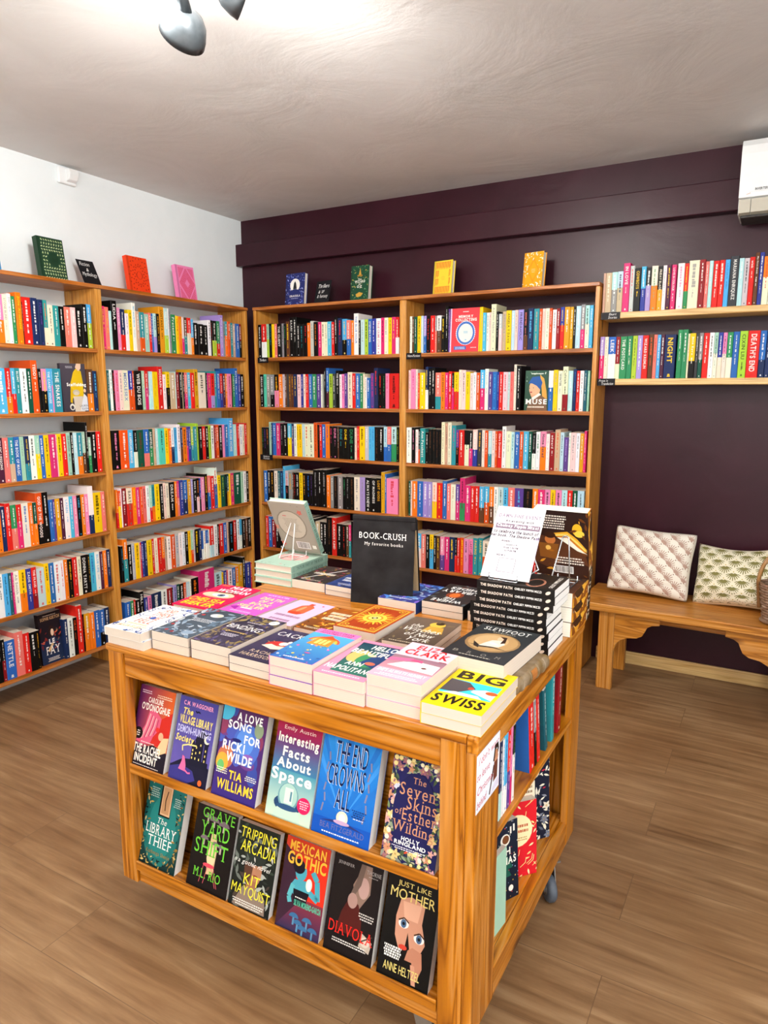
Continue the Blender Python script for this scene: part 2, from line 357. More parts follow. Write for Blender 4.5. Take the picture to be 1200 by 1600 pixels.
bookcase('pine bookcase on the purple wall nearest the room corner, under the dark blue display book', 'B', X0, XM)
bookcase('pine bookcase on the purple wall beside the bench, under two yellow display books', 'B', XM, X1)
WSD = .2
for z, lb in ((1.826, 'upper pale pine shelf mounted on the purple wall above the bench'), (1.511, 'lower pale pine shelf mounted on the purple wall above the bench')):
    t = thing('wall_shelf', lb, 'shelf', (X1+.003, 0, z), group='wall shelves over the bench')
    part('board', M['pale_x'], t, (0, -WSD, -.030), (1.35, -.001, 0), .004)
    for xx in (.86, 1.25): part('bracket', M['pale_z'], t, (xx, -.12, -.19), (xx+.02, -.001, -.031), .002)
# ------------------------------------------------------------------ books
HEXES = dict(k='#0e0c0b', K='#3a3b3d', w='#f1efe9', W='#ece2c9', r='#d8231c', R='#8e1a1f', o='#ee7a17', O='#dd5117', y='#f2c912', Y='#d99c1b', g='#2f8a55', G='#14503c',
    l='#a9c93a', t='#2f8f96', T='#215c66', m='#9fcbb0', c='#4fb0dd', C='#b9dde0', b='#2c66b4', B='#1c2c55', v='#5c3f8c', V='#a48fcf', p='#ec86b0', P='#d42c6f', f='#f3cfca',
    s='#e9776c', n='#5e3a22', N='#c9a98a', e='#8d8b8c', E='#c3c1c2', i='#2f3a93', a='#58c7b0', M='#4e1f38')
NAMES = dict(k='black', K='charcoal', w='white', W='cream', r='red', R='dark red', o='orange', O='burnt orange', y='yellow', Y='mustard', g='green', G='dark green', l='lime', t='teal',
    T='dark teal', m='mint', c='sky blue', C='pale blue', b='blue', B='navy', v='violet', V='lavender', p='pink', P='magenta', f='blush', s='coral', n='brown', N='tan', e='grey', E='light grey',
    i='indigo', a='aqua', M='plum')
COL = {k: lin(v) for k, v in HEXES.items()}
def spine_mesh(mb, w, h, d, c, c2, tc, title, rnd, side=None):
    """a shut book seen from its spine: spine on the plane y=0 facing -y, x across, z up, body towards +y"""
    ch = min(.002, w*.18); f = .001
    tl = (w-2*ch)
    jit = lambda q: tuple(max(0, min(1, v*rnd.uniform(.9, 1.08))) for v in q)
    A, Bc = jit(COL[c]), jit(COL[c2 or c]); cut = rnd.uniform(.35, .62) if c2 else 0
    def vface(z0, z1, q):
        mb.face([(ch, 0, z0), (w-ch, 0, z0), (w-ch, 0, z1), (ch, 0, z1)], q)
        mb.face([(0, ch, z0), (ch, 0, z0), (ch, 0, z1), (0, ch, z1)], q); mb.face([(w-ch, 0, z0), (w, ch, z0), (w, ch, z1), (w-ch, 0, z1)], q)
        mb.face([(0, d, z0), (0, ch, z0), (0, ch, z1), (0, d, z1)], COL[side] if side else q); mb.face([(w, ch, z0), (w, d, z0), (w, d, z1), (w, ch, z1)], q)
    if c2: vface(0, h*cut, Bc); vface(h*cut, h, A)
    else: vface(0, h, A)
    mb.face([(0, d, 0), (w, d, 0), (w, d, h), (0, d, h)], '#efe6d6')
    mb.face([(0, ch, h), (ch, 0, h), (w-ch, 0, h), (w, ch, h), (w, d, h), (0, d, h)], '#e9dfcd')
    mb.face([(0, ch, 0), (0, d, 0), (w, d, 0), (w, ch, 0), (w-ch, 0, 0), (ch, 0, 0)], A)
    t = COL[tc] if tc else COL['w' if sum(A) < 1.1 else 'k']
    t = tuple(.8*a_+.2*b_ for a_, b_ in zip(t, A)); e = -.0002
    if title:
        tw = tl*.52; ln = min(h*.8, tw*1.0*len(title)*.85)
        if len(title) <= 6: ln = min(h*.62, tw*len(title)*1.0)
        z1 = h*.93; vs, fs, _, _ = layout(title, 1)
        mb.tris([(ch+tl*.24+b*tw, e, z1-a*ln) for a, b in vs], fs, t)
        rest = z1-ln-.012
    else: rest = h*.93
    # further words on the spine, too small in the photo to be read
    segs = []
    if not title: segs.append((rest, rest-h*rnd.uniform(.32, .5), rnd.uniform(.26, .46)))
    lo = segs[-1][1]-h*.05 if segs else rest
    if lo > h*.3: segs.append((lo, lo-h*rnd.uniform(.12, .22), rnd.uniform(.18, .3)))
    for z1, z0, k in segs:
        x0 = ch+tl*(.5-k/2); x1 = x0+tl*k; z = z1
        while z > z0:
            s = min(rnd.uniform(.006, .016), z-z0)
            if s < .002: break
            a, b = x0+tl*rnd.uniform(0, .06), x1-tl*rnd.uniform(0, .12)
            mb.face([(a, e, z-s), (b, e, z-s), (b, e, z), (a, e, z)], t); z -= s+rnd.choice((.0018, .0018, .005))
    if rnd.random() < .6:
        q = tl*.16; mb.face([(w/2-q, e, h*.035), (w/2+q, e, h*.035), (w/2+q*.6, e, h*.035+2*q), (w/2-q*.6, e, h*.035+2*q)], t)
PAPERS = dict(cream='#f0e6d4', white='#f4f2ee')
def book(label, w, h, t, cover, art=None, spine=None, back=None, spine_art=None, back_art=None, hard=False, page='#dccdbd', group=None, under=None):
    """x 0..w from the spine, y 0..h from foot to head, z 0..t; front cover at z = t"""
    r = thing('hardcover_book' if hard else 'paperback_book', label, 'book', group=group)
    spine = spine or cover; back = back or cover
    ov = .003 if hard else 0; bt = .0025 if hard else .0007
    b = MB([INK, PAGE]); b.box((.002, ov, bt), (w-ov-.0004, h-ov, t-bt), page, 1 if page == 'lines' else 0)
    # a few leaf lines on the three cut edges
    pg = mix(page if page != 'lines' else '#dccdbd', '#8a7a68', .22)
    for k in range(1, 6):
        z = bt+(t-2*bt)*k/6
        b.face([(.004, ov-.00008, z), (w-ov-.002, ov-.00008, z), (w-ov-.002, ov-.00008, z+.00035), (.004, ov-.00008, z+.00035)], pg)
        b.face([(w-ov-.0003, ov+.002, z), (w-ov-.0003, h-ov-.002, z), (w-ov-.0003, h-ov-.002, z+.00035), (w-ov-.0003, ov+.002, z+.00035)], pg)
        b.face([(.004, h-ov+.00008, z), (w-ov-.002, h-ov+.00008, z), (w-ov-.002, h-ov+.00008, z+.00035), (.004, h-ov+.00008, z+.00035)], pg)
    b.build('page_block', r)
    c = MB([INK]); c.box((0, 0, t-bt), (w, h, t), cover); c.box((0, 0, 0), (w, h, bt), back); c.box((0, 0, bt), (.0022, h, t-bt), spine)
    if art: art(Art(c, (0, 0, t), (1, 0, 0), (0, 1, 0), (0, 0, 1), w, h))
    if spine_art: spine_art(Art(c, (0, h, 0), (0, -1, 0), (0, 0, 1), (-1, 0, 0), h, t))   # reads from head to foot
    if back_art: back_art(Art(c, (w, 0, 0), (-1, 0, 0), (0, 1, 0), (0, 0, -1), w, h))
    c.build('cover', r)
    return r
def lay(r, x, y, z, deg=0):
    r.location = (x, y, z); r.rotation_euler = (0, 0, math.radians(deg)); return r
def stand(r, x, y, z, yaw=0, lean=0):
    """foot edge at (x,y,z) = front lower spine corner; cover faces -y turned by yaw; leaning back"""
    t = max(v[2] for ch in r.children for v in ch.bound_box)
    R = Matrix.Rotation(math.radians(yaw), 4, 'Z') @ Matrix.Rotation(math.radians(90-lean), 4, 'X')
    r.matrix_world = Matrix.Translation((x, y, z)) @ R @ Matrix.Translation((0, 0, -t)); return r
# ------------------------------------------------------------------ spines row by row: colour[/lower colour][.lettering]:foot edge[^top][=words]
# each row: place, shelf height, view window (x, y, scale) in which the edges were measured, first edge, tops of first and last
ROWS = [
('LL', 0, [(0, 450, 7.5, -6, (65, 215), 'p/o.w:75^70 W.e:135^75=STONE_BLIND w.k:180^62=ZOST g.w:225^95 o.y:292^50=Julia_Armfield k:303^160 r.w:405^105 B.w:480^115 B.v:540^135=PUSH t/W.o:595^140 W.k:660^200 t.w:725^205 k.w:790^215 s.w:860^222 f.w:915^228 k.w:990^235 k.w:1048^190 c/l.w:1105^192')]),
('LL', 1, [(0, 555, 7.5, -10, (150, 160), 'c.w:105^150 r/o.w:172^150=exciting_times c/r.w:222^150 t.w:278^150=BLUNT w.k:355^155 G.w:412^155 O.w:485^60=TEDDY k.w:522^160=MARY p/k.y:580^160 c.w:640^155=THE_CANDY_HOUSE c/p.w:655 t.w:752^157=THE_SNAKES _:1058 n/o:1122^165 B.c:1165^185')]),
('LL', 2, [(0, 655, 7.06, 8, (205, 150), 'M.w:72^205=MAGIC_LESSONS s.w:135^205 t/N.w:190^200 b.w:260^195=THE_BOOK_OF_MAGIC m.e:308^195 B/t.y:358^188=normal_women w.k:425^180 m/y.w:472^180 b.w:522^178 y.k:578^175 P.w:650^168 f.r:665 y.k:718^162 r.w:765^160 m.k:808^148=OLD_ENOUGH k.w:838^145 C.w:880^148 t/o.w:935^148 m/n.w:975^140 k.w:1000^35 m/g.w:1035^200 k.w:1090^140 r.w:1140^135')]),
('LL', 3, [(0, 750, 6.667, -8, (245, 120), 'o.k:48^260 B.w:95^280 r.w:148^245=WESTERLAND g/s.w:205^260 r/P.w:260^255 W.b:330^240 o.w:375^235=THE_PARADES G/o.w:415^235 O/k.w:480^135=GOD_OF_THE_WOODS k.w:543^128 b.w:585^205 v.w:610^200 Y.w:658^195 M.w:697^188 w.c:752^175=LANEN c.w:790^170 p.w:830^165 k.c:872^160=LANNA o.w:908^150 p.w:950^148 w/B.w:1000^65 y.k:1080^130 s.w:1118^122')]),
('LL', 4, [(0, 845, 6.667, 5, (350, 90), 'w.k:68^350=PREP c.k:128^345 T:158^335 P.w:178^330 w.e:238^320=Ali_Smith y/o.k:305^300 i.w:360^290=ZADIE_SMITH r/R.w:412^275=THE_FRAUD C.r:495^285 y.k:542^235 b.w:600^232 w.r:655^220 w.r:698^205 o.w:733^195 k.Y:782^190 r.w:830^170 W.k:872^165 k.w:938^150=DONNA_TARTT k.Y:962^140 c.b:1020^125 w.c:1068^115=BLUE_LIFE M.w:1095^110 o.w:1133^100 B.w:1172^90')]),
('LL', 5, [(0, 930, 6.667, -8, (440, 130), 'k.w:50^430=MEDEA k/R:88^465 b.w:190^470=NETTLE s.w:280^385 r.w:342^395 k.w:410^385 k.Y:445^370 _:692 B:735^250 w.k:790^235 k.O:835^235=CIRCE r.w:890^110 k.r:910^200 Y/o:962^190 o.w:1010^180 b.w:1065^160 b/k.w:1115^150 B.w:1165^130')]),
('LR', 0, [(155, 460, 10.43, 80, (190, 235), 'P.y:130^190 s.y:195^205 C.w:240^270 k.w:330^100=LIDIA p.w:385^215 B/r.w:462^240 w.e:515^310 y.k:578^250 w.c:637^135 N.w:690^275 t/O.w:768^290 m.w:840^320 s/r.w:880^300 b.w:915^310 C/V.B:960^310 k.Y:1010^315 Y.k:1090^200=COSTANZA C/l.w:1150^225 w:1165^225 e.k:1196^235'),
  (265, 470, 9.6, 50, (205, 350), 'g.w:122^205=Pretend y.r:165^225 o.y:205^235 f/P.w:240^245 n/t.w:290^250 r/W:345^255 c/o.w:380^280 k.w:450^330 k.w:530^350 k.w:595^365 w.k:635^290 k.r:660^290 k/l.w:720^300 g/r.w:775^305 V.w:825^215=pity_party e.k:855^310 t/o.w:890^310 O.w:930^310=MUSE t.w:968^330 N.w:1005^345 b.w:1060^345 R/k.w:1095^350')]),
('LR', 1, [(165, 565, 10.43, 65, (140, 165), 'T.w:105^140 w.k:150^130 k.r:182^140 p.r:248^140 f.e:310^140 W.b:412^140=MIDDLESEX i/O.w:475^150 O.w:505^150 k.w:620^150=WEB_DU_BOIS m.w:668^150 r/P.w:722^155 e/C:745^160 C.w:800^160 y.Y:885^165 r.w:965^80=HOSSAIN w.k:1018^210 y/k.k:1075^165 N.w:1160^180 C:1172^165'),
  (270, 565, 10, 74, (165, 200), 'R.w:125^165 k.w:165^165 N:178^165 k.w:205^170 s/P.w:250^170 c.w:300^170=EILEEN r.w:358^175 Y.k:420^120 W.k:540^170 k.w:562^175 P.y:615^180 r/V.k:672^185 t.w:705^150 b.w:755^150 r/i.w:800^190 M.w:840^185 o.w:870^190 p.k:932^190 k.r:950^195 g.w:985^195 b.w:1035^105=BUTTER i.w:1075^195 k.w:1130^200')]),
('LR', 2, [(170, 655, 10.43, 95, (180, 85), 'k.p:215^185 O:350^180 c.w:440^175=AN_AMERICAN_MARRIAGE k/W:495^180 G.n:600^175 b/s.w:685^165 G/g.w:755^160=ARMFIELD N:790^150 C.w:840^150 a.k:940^148 y.k:1000^145 o.w:1040^150 w/B.b:1090^140 c.b:1145^135 w.k:1195^85'),
  (275, 645, 10, 96, (230, 160), 'B/n:128^230 o.k:192^225 v/P.w:218^225 i.w:262^215 l/t.w:300^215 t.w:345^215 l.k:378^165 k.w:432^215 r.w:482^210 k.w:530^210 l.k:570^195 w.k:620^200 R:640^195 O.w:690^190 k.w:745^195 p.V:785^185 b.w:835^185 c.w:910^85=FAR_FROM_HOME C.w:970^180 r.w:1005^175 w.b:1055^180 W.k:1090^180 r.w:1126^160')]),
('LR', 3, [(178, 740, 10.43, 72, (265, 110), 'o/r.w:105^265 O/y.w:145^280 w.e:160^240 R.w:245^240 W/r.k:335^240=BARTON o.y:400^220 P.w:455^225 O.w:500^215 s.k:555^205 w.k:608^195=JANEZ m/r.w:650^190 t/o.k:700^180 y.k:775^170 k.w:830^165 f.k:870^150 W.e:930^160 k.w:1020^140=DREAM o.w:1060^125 P/s.w:1096^120'),
  (280, 725, 10.17, 34, (255, 115), 'i.w:85^255=SARA_PASCOE b/B.w:160^255 Y:210^240 V.w:242^240 k.w:295^240=MISS_K k/f.o:340^225 i/k.w:370^225 p.w:425^210 k.Y:475^160 s/b.w:520^185 r.w:575^190 w/b.r:630^60 y.k:680^175 G.l:745^175 k.t:780^165 G/Y.w:815^160 y:838^150 P.y:890^145=BIRDS_OF G.w:1000^135 m.e:1040^120 w.k:1085^115 k.w:1126^115')]),
('LR', 4, [(183, 820, 10.26, 92, (345, 100), 'k.c:135^345 o/t.w:205^235 k.w:272^320 E.b:318^300 y.k:385^290 W:398^285 r.w:425^285 i.w:465^270 B.w:505^255 y.k:585^240 r.w:630^225 W.r:688^215 r.N:745^205 o/r.w:790^195 N:830^190 w.k:890^190 O.w:960^155=Blindspots E.b:1018^140 w.t:1065^130 w:1112^115'),
  (285, 800, 10.26, 70, (320, 85), 'k.w:122^315=BOULDER y.k:165^300 m/O.w:200^290 E:220^280 k.y:290^275 B.w:335^260 b/w.k:365^300 w.r:400^300 b/w:440^290 w:465^280 r/C.w:525^225 w.k:580^200 k.w:610^195 r.w:685^185 b.w:735^170 N:760^165 k.c:835^150 r.w:880^130 k:895^130 w.k:935^120 c/w.b:975^110 k.w:1025^110 n.w:1058^100 k.w:1118^85=WRITING')]),
('LR', 5, [(185, 860, 5.58, 80, (450, 100), 'b.w:125^450 g.w:155^440 r:173^430 k.w:205^430 k.w:245^360=HILL i.w:275^410 p:305^395 B.w:395^370 w.k:440^340 R.w:485^330 k:495 V.k:523^300 G.w:550^295 k.w:585^290 O.w:610^280 C.w:640^275 w.k:653^250 k.o:715^240 P.w:850^165 C:915^190 y/o:930^190 i:955^175 s:970^172 w:1005^165 b.w:1035^150 o/y:1060^140 Y:1095^115 k:1120^60 i.w:1165^105 r.w:1196^100')]),
('BL', 0, [(398, 485, 10, 60, (225, 175), 'k.w:110^225 r/w.w:190^215 m/l:222^215 k.t:268^205 y.o:308^215 s.w:355^210 k.w:420^210=THE_CLIENT e.k:455^205 k.g:495^210 n.y:545^175 k.w:605^110=SAARI k.w:660^105 k.w:705^210 k.t:760^215 k.r:820^205 o.w:865^195=MADE E.e:920^165 k.o:985^180 P.w:1040^180 W.k:1090^180 W.e:1132^180'),
  (508, 480, 9.836, 25, (215, 150), 'c.w:90^220 r.w:140^225 k.w:190^150 B.r:255^165 c/k.y:330^180 s/b.w:390^200 o.w:440^200 w.b:510^95=THE_BLUE_HOUR k.w:540^200 C.e:600^190 l.k:655^185 b.w:715^180=STEPHEN_KING i.w:775^175 w.P:850^170=TRUE_CRIME_STORY P.k:905^160 W.e:962^160 y.k:1020^158 P.y:1080^150 r/w.w:1132^150')]),
('BL', 1, [(402, 570, 10.17, 47, (155, 150), 'k.w:105^155=DREAM_GIRL a.G:150^150 e.w:210^155 e/k.w:270^160 k/p.Y:345^155 o.w:405^150=THE_LAST_ONE E:440^150 n.w:470^150 K.n:500^150 n.Y:540^150 n.Y:575^150 B.y:635^150 f.n:690^155 i.w:730^150 W:770^150 r.w:815^150 b.w:875^150 g.w:940^150 v.w:1005^150 w:1026^150'),
  (510, 565, 10, -35, (190, 185), 'k.w:-8^110=RICHARD_OSMAN b/M.w:35^100 l.k:98^190 K.w:145^190 k.w:200^140=THE_MAID w.O:235^200 p.k:280^195 v.w:325^185 W.k:400^165 r.w:450^185 b.w:520^185 g.w:570^185 W:600^190 w:630^240 b.w:680^255 v.P:740^180 B.r:800^100 k.r:870^185 k.g:920^190 p.P:975^185 r.k:1128^185')]),
('BL', 2, [(402, 650, 10.17, 72, (180, 120), 'k.g:105^180 k.v:150^180 k.o:185^180 m.G:225^95 B:250^110 b.w:305^110 P.w:370^115 k.e:420^120 k.w:480^115 c/y.w:540^120 B/v.w:580^125 w.k:625^125 y.k:662^130 y.k:712^130 C.w:755^130 W.r:815^135 W.k:895^130 O.k:950^105 k.n:985^140 r.w:1025^140 b.w:1080^135 o.v:1148^130'),
  (510, 650, 10, 52, (160, 175), 'k.P:100^160=DUNE k.p:170^160=DUNE n:190^165 k.t:265^170=DUNE k.y:340^175=DUNE k.g:440^175=DUNE W:470^185 r.w:510^160 y.k:595^165 E.w:655^165 c.b:700^165 c.b:750^165=THE_LIGHT k.n:820^175 k.w:888^175 C/b.b:945^170 s/b.w:1005^170 C/g.k:1085^170 k.l:1126^175')]),
('BL', 3, [(405, 720, 10.43, 76, (160, 230), 'b.w:140^160 k.w:195^155 k.Y:245^155 W:300^165 T.w:345^165 B.c:390^165 c:425^90 E/k.r:480^165=THE_FISH e.Y:545^175 n:565^190 k.r:600^190 k.w:650^190=ANDY_WEIR y.k:710^195 k.Y:765^205 k.b:830^210 k.v:875^215 k.e:950^150 k.w:1020^150 k.e:1100^150'),
  (510, 725, 10, 4, (180, 230), 'o.w:58^175 e.w:110^190 k.n:175^190 e.w:250^190 k.g:300^205 k.e:355^200 k.n:430^205 W.e:520^205 V.e:600^205 k.w:690^215=ALWAYS_KNEW k.w:770^225=OF_MADNESS k.Y:850^225=LOST_GODS Y.k:905^130 b.w:930^160 p.r:1110^230')]),
('BL', 4, [(405, 795, 7.74, 85, (85, 195), 'r.w:115^85 b.w:155^95 R.w:200^130 k.w:240^150 k.w:300^160 y:330 k.w:400 R:450 k.w:500 n:550 k.e:600 W.k:640^150 k:680 N.w:735^155 k.w:775^160 k.w:815^165 k.n:880^105 r.w:935^110=A_CURIOUS_KIND k.w:1000^185 k.r:1045^195 n.w:1080^195 P/t.w:1110^195 k.w:1180 R:1240 k:1300 i:1350 k.w:1420 r:1480 k.w:1560 e:1640 k:1700')]),
('BR', 0, [(632, 470, 7.843, 57, (190, 140), 'w.k:85^190 n.w:112^195 G.w:150^195 y.k:198^185 C.w:228^185 V/b.w:262^185 k.r:308^185=The_First_Book r.w:368^180 e/s:390^185 w/n.k:445^180 k.y:490^190 k:530^65 v.w:545^100 _:915 y.e:950^75 c.w:992^145 w.k:1025^145 f.n:1050^140 W.e:1110^40=Atomic_Habits k.w:1140^130'),
  (775, 465, 7.5, 22, (160, 90), 'E/f.w:62^190 N.e:108^160 y.k:170^150=ANGELA_Y_DAVIS C.w:210^150 f.n:245^145 V.k:312^140=FRIENDAHOLIC k/n.s:362^140=MONSTERS B.c:428^125 t.N:492^130 O.w:525^130 f.s:562^128=JOAN_DIDION W.g:612^125=JOAN_DIDION O.w:645^125 w.e:692^140 R.w:735^125 i/r.y:785^110=untamed Y.w:850^108 Y.w:890^108 k.w:920^105 C.w:978^98 e/P.w:1028^80 C/W:1078^90 c.w:1122^88=Windswell')]),
('BR', 1, [(632, 565, 7.843, 44, (105, 130), 'f.r:72^105 p.P:130^92 W:155^95 O.w:182^140 y.w:250^135 B/w.y:285^65 k.w:325^85 k.w:368^75 s/t.w:438^135 o.n:490^130 P.w:530^135 r.w:572^120 k/P.w:598^140 y/r.k:655^130=Why_Did_You_Stay W.p:690^100 f.n:742^105 y.k:795^125 f.e:835^140 w.e:872^130 O.w:915^135 c/P.w:972^100 w.e:1018^88 v.w:1068^125 b.c:1125^125 i.w:1147^130'),
  (775, 565, 7.74, 26, (125, 110), 'r.w:72^125 f.r:128^125 C.e:160^125 s.r:202^122 W.e:235^35 k.w:290^50 _:622 w/b.w:678^110 y.e:732^100=WORLD W.k:790^110=WINTER W/R.k:855^60=Cultish C.w:912^110 B.b:955^90 r.w:995^110 w.k:1045^110 T.w:1085^105 m.w:1113^110')]),
('BR', 2, [(630, 650, 7.742, 37, (140, 185), 'w.e:97^140 k.p:140^140 w.O:175^165 k/O.w:200^160 t.w:262^150=Ann_Patchett k.w:300^200 k.n:345^160 k.n:385^160 k.n:425^165 k.n:455^165 W.k:497^75=Lust_for_Curiosity N:530^90 W.k:575^80=Lust_for_Quality t.P:628^115 v/k.o:665^170 r.w:730^170 k/W.k:788^175=FIVE k/P.w:832^180 f/i.w:888^165 K.Y:942^170 W.e:978^170 O.w:1015^175 C/t.w:1060^180 f.e:1100^180 O.w:1128^185'),
  (775, 660, 7.742, 8, (105, 105), 'r.w:62^105=Clara_Drummond w.k:112^50 W.e:172^110=W.G. C.t:212^115 b.w:270^115=GROUP O.w:318^115 c.w:382^110 G.w:425^110 k/w.e:470^130 w.g:520^115 p/o.k:592^110=Home_Baked w.p:635^140 R.w:695^125=edward N.O:762^90 C.k:808^120 v.V:862^180 w.k:888^125 f.e:950^125 w.e:998^130 Y.w:1045^135 P.w:1076^105')]),
('BR', 3, [(630, 735, 5.714, 42, (95, 165), 'G.w:62^95 W:75^95 o.w:120^97 b.w:172^97 V.w:215^100 V.w:252^103 f/y.o:295^108 r.y:345^112 b.w:385^95 s.w:418^120 W.N:462^125 v/P.w:498^125 P/g.k:545^70 P.w:592^135 r.w:632^140 r.w:672^140 c/n.w:715^145 c/O.w:758^145 o/n.w:802^148 w.k:840^148 C.k:885^150 c.k:925^155 s.w:985^155 v.c:1062^160 k.n:1140^165 o.w:1190^165 P.w:1250^172 p:1300^172 y:1345^174 p:1400^176 C.k:1450^178 r:1495^180 G:1540^182 C:1600^184')]),
('BR', 4, [(640, 820, 8.571, 30, (110, 220), 'w.k:95^112 c/f.w:150^115 s.w:210^125 k.w:258^130 y/c.k:312^130 k.w:352^145 n.y:400^150 p/v.w:458^160 P.w:525^165 B.y:597^165 k/r.w:628^170 r.w:665^175 O.y:715^175 p.k:782^190 p/P.k:838^195=LAST_LIFE t.y:905^180=PAIRING t.y:965^180=PAIRING W/O:1060^220 b:1110^150 k:1160 r:1220 w:1280 P:1340 k:1400 c:1460 p:1520 y:1580 k:1640 r:1700 w:1760 k:1820 O:1880 b:1940 p:2000 k:2050 W:2110 P:2170')]),
('WU', 0, [(930, 400, 8.571, 72, (230, 95), 'N.e:120^230 N.W:200^225 C/e.w:275^215 C/N:350^205 P.w:440^95=IN_LOVE E.r:500^130 k.y:590^160=COWBOYS c/i.w:655^140 k/V.w:725^155 W/o.g:810^130 k/Y.W:878^135=FRIDAY_BLACK w.e:928^125 M.y:990^115 P.w:1055^115=LOVE_IN_COLOUR'),
  (1060, 385, 8.571, -42, (225, 130), 'w.p:48^225 r/g.y:105^225 W.e:245^185 R.w:325^175 s.w:375^200 C.w:428^190 r.w:510^190 r.w:585^180 c.b:650^175=AARON_GWYN K.w:770^125=MARIANA_ENRIQUEZ C.w:838^155 E.k:910^155 r.w:980^140=wink n.w:1040^80=My_First_Book i.w:1100^75 o/W.O:1185^130 W.r:1260^130 b.w:1340^140 r.y:1420^135 G.w:1480^130')]),
('WL', 0, [(925, 510, 8.571, 60, (140, 105), 'V/P.w:145^140 W.Y:195^140 b/w.w:295^140=LEEKY R/W.w:355^140 g.w:445^135=THE_POSTCARD g.W:515^130 l.k:580^125 V.w:650^120 r.w:730^120=WIZARD_KREMLIN n.O:795^105 s.r:843^110 c.w:892^112 M.w:945^110 B.y:1093^110=NIGHT'),
  (1055, 505, 8.276, -2, (85, 95), 'g.w:62^85 g.w:130^80 W:155^135 y/k.w:232^130=Jane_Eyre K.w:275^130 e/G.w:330^125 r.w:405^125 w:470^120 m/W:522^120 i/W.w:582^120 p/W:635^120 g/W:710^115 b.w:795^108 l.k:898^100=CIXIN_LIU r.w:1055^95=DEATH\u2019S_END b/B.w:1140^95 B.w:1200^100 g.w:1260^100 r.w:1330^105 w.k:1390^110')]),
]
PLACE = dict(LL=('L', 'outer white-wall bookcase'), LR=('L', 'white-wall corner bookcase'), BL=('B', 'purple-wall corner bookcase'), BR=('B', 'bookcase beside the bench'), WU=('W', 'upper wall shelf over bench'), WL=('W', 'lower wall shelf over bench'))
ORD = ['top', 'second', 'third', 'fourth', 'fifth', 'bottom']
TOK = re.compile(r'^(_|[A-Za-z])(?:/([A-Za-z]))?(?:\.([A-Za-z]))?:(-?\d+)(?:\^(\d+))?(?:=(.+))?$')
specs = []
for unit, k, segs in ROWS:
    kind, pl = PLACE[unit]; z = SZ[k] if kind != 'W' else (1.826 if unit == 'WU' else 1.511)
    face = DP-.006 if kind != 'W' else WSD-.004
    ax = 0 if kind == 'L' else 1; val = face if kind == 'L' else -face
    row = []; last = None
    for ox, oy, sc, xs, (ty0, ty1), toks in segs:
        toks = [TOK.match(q).groups() for q in toks.split()]
        xe = float(toks[-1][3]); px0 = xs
        for c, c2, tc, x, y, title in toks:
            x = float(x)
            if c != '_':
                # foot of the spine: the shelf line at that column
                def foot(xx):
                    u = ox+xx/sc; v = 600.0
                    for _ in range(6):
                        q = at(u, v, ax, val); q.z = z; v = pix(q)[1]
                    return at(u, v, ax, val)
                a, b = foot(px0), foot(x)
                along = (a.y, b.y) if kind == 'L' else (a.x, b.x)
                if last is not None and along[0] < last: along = (last, along[1])
                last = along[1]
                ty = float(y) if y else ty0+(ty1-ty0)*(px0-xs)/max(xe-xs, 1)
                m = (a+b)/2; h = z_of(oy+ty/sc, m.x, m.y)-z
                h = max(.14, min(h, .278 if kind != 'W' else .30))
                if along[1]-along[0] > .0035: row.append(dict(unit=unit, k=k, kind=kind, pl=pl, c=c, c2=c2, tc=tc, t=title.replace('_', ' ') if title else None, a0=along[0]+.0003, a1=along[1]-.0003, h=h, z=z, face=face, area=abs(x-px0)/sc*h))
                if y is None: row and row[-1].update(hid=True)
            px0 = x
    lim = {'LL': (YLE+TH, YLM-TH), 'LR': (YLM+TH, YL0-TH), 'BL': (X0+TH, XM-TH), 'BR': (XM+TH, X1-TH), 'WU': (X1+.006, 9), 'WL': (X1+.006, 9)}[unit]
    lo, hi = lim[0]+.0005, lim[1]-.0005
    # settle the row between its end panels
    if unit == 'LL':      # the shelf runs on past the frame: more books of the same sort
        rf = random.Random(k+5); y = row[0]['a0']-.0006; pre = []
        while y > lo+.03:
            w = rf.uniform(.016, .04); pre.insert(0, dict(row[0], c=rf.choice('kwWroyblctpPBgNsCv'), c2=None, tc=None, t=None, a0=y-w, a1=y-.0006, h=rf.uniform(.19, .225), hid=True, area=0)); y -= w
        row = pre+row
    out = []
    for s in row:
        s['a0'] = max(s['a0'], lo); s['a1'] = min(s['a1'], hi)
        if s['a1']-s['a0'] > .003: out.append(s)
    for i, s in enumerate(out): s['prev'] = out[i-1] if i else None; s['next'] = out[i+1] if i+1 < len(out) else None; s['row'] = out; s['i'] = i
    specs += out
N_SINGLE = 212
order = sorted((s for s in specs if not s.get('hid')), key=lambda s: -s['area'])
single = set(id(s) for s in order[:N_SINGLE])
def cname(s): return NAMES[s['c']] + (('-over-'+NAMES[s['c2']]) if s['c2'] and s['c2'] != s['c'] else '')
used = {}
rest = MB([INK])
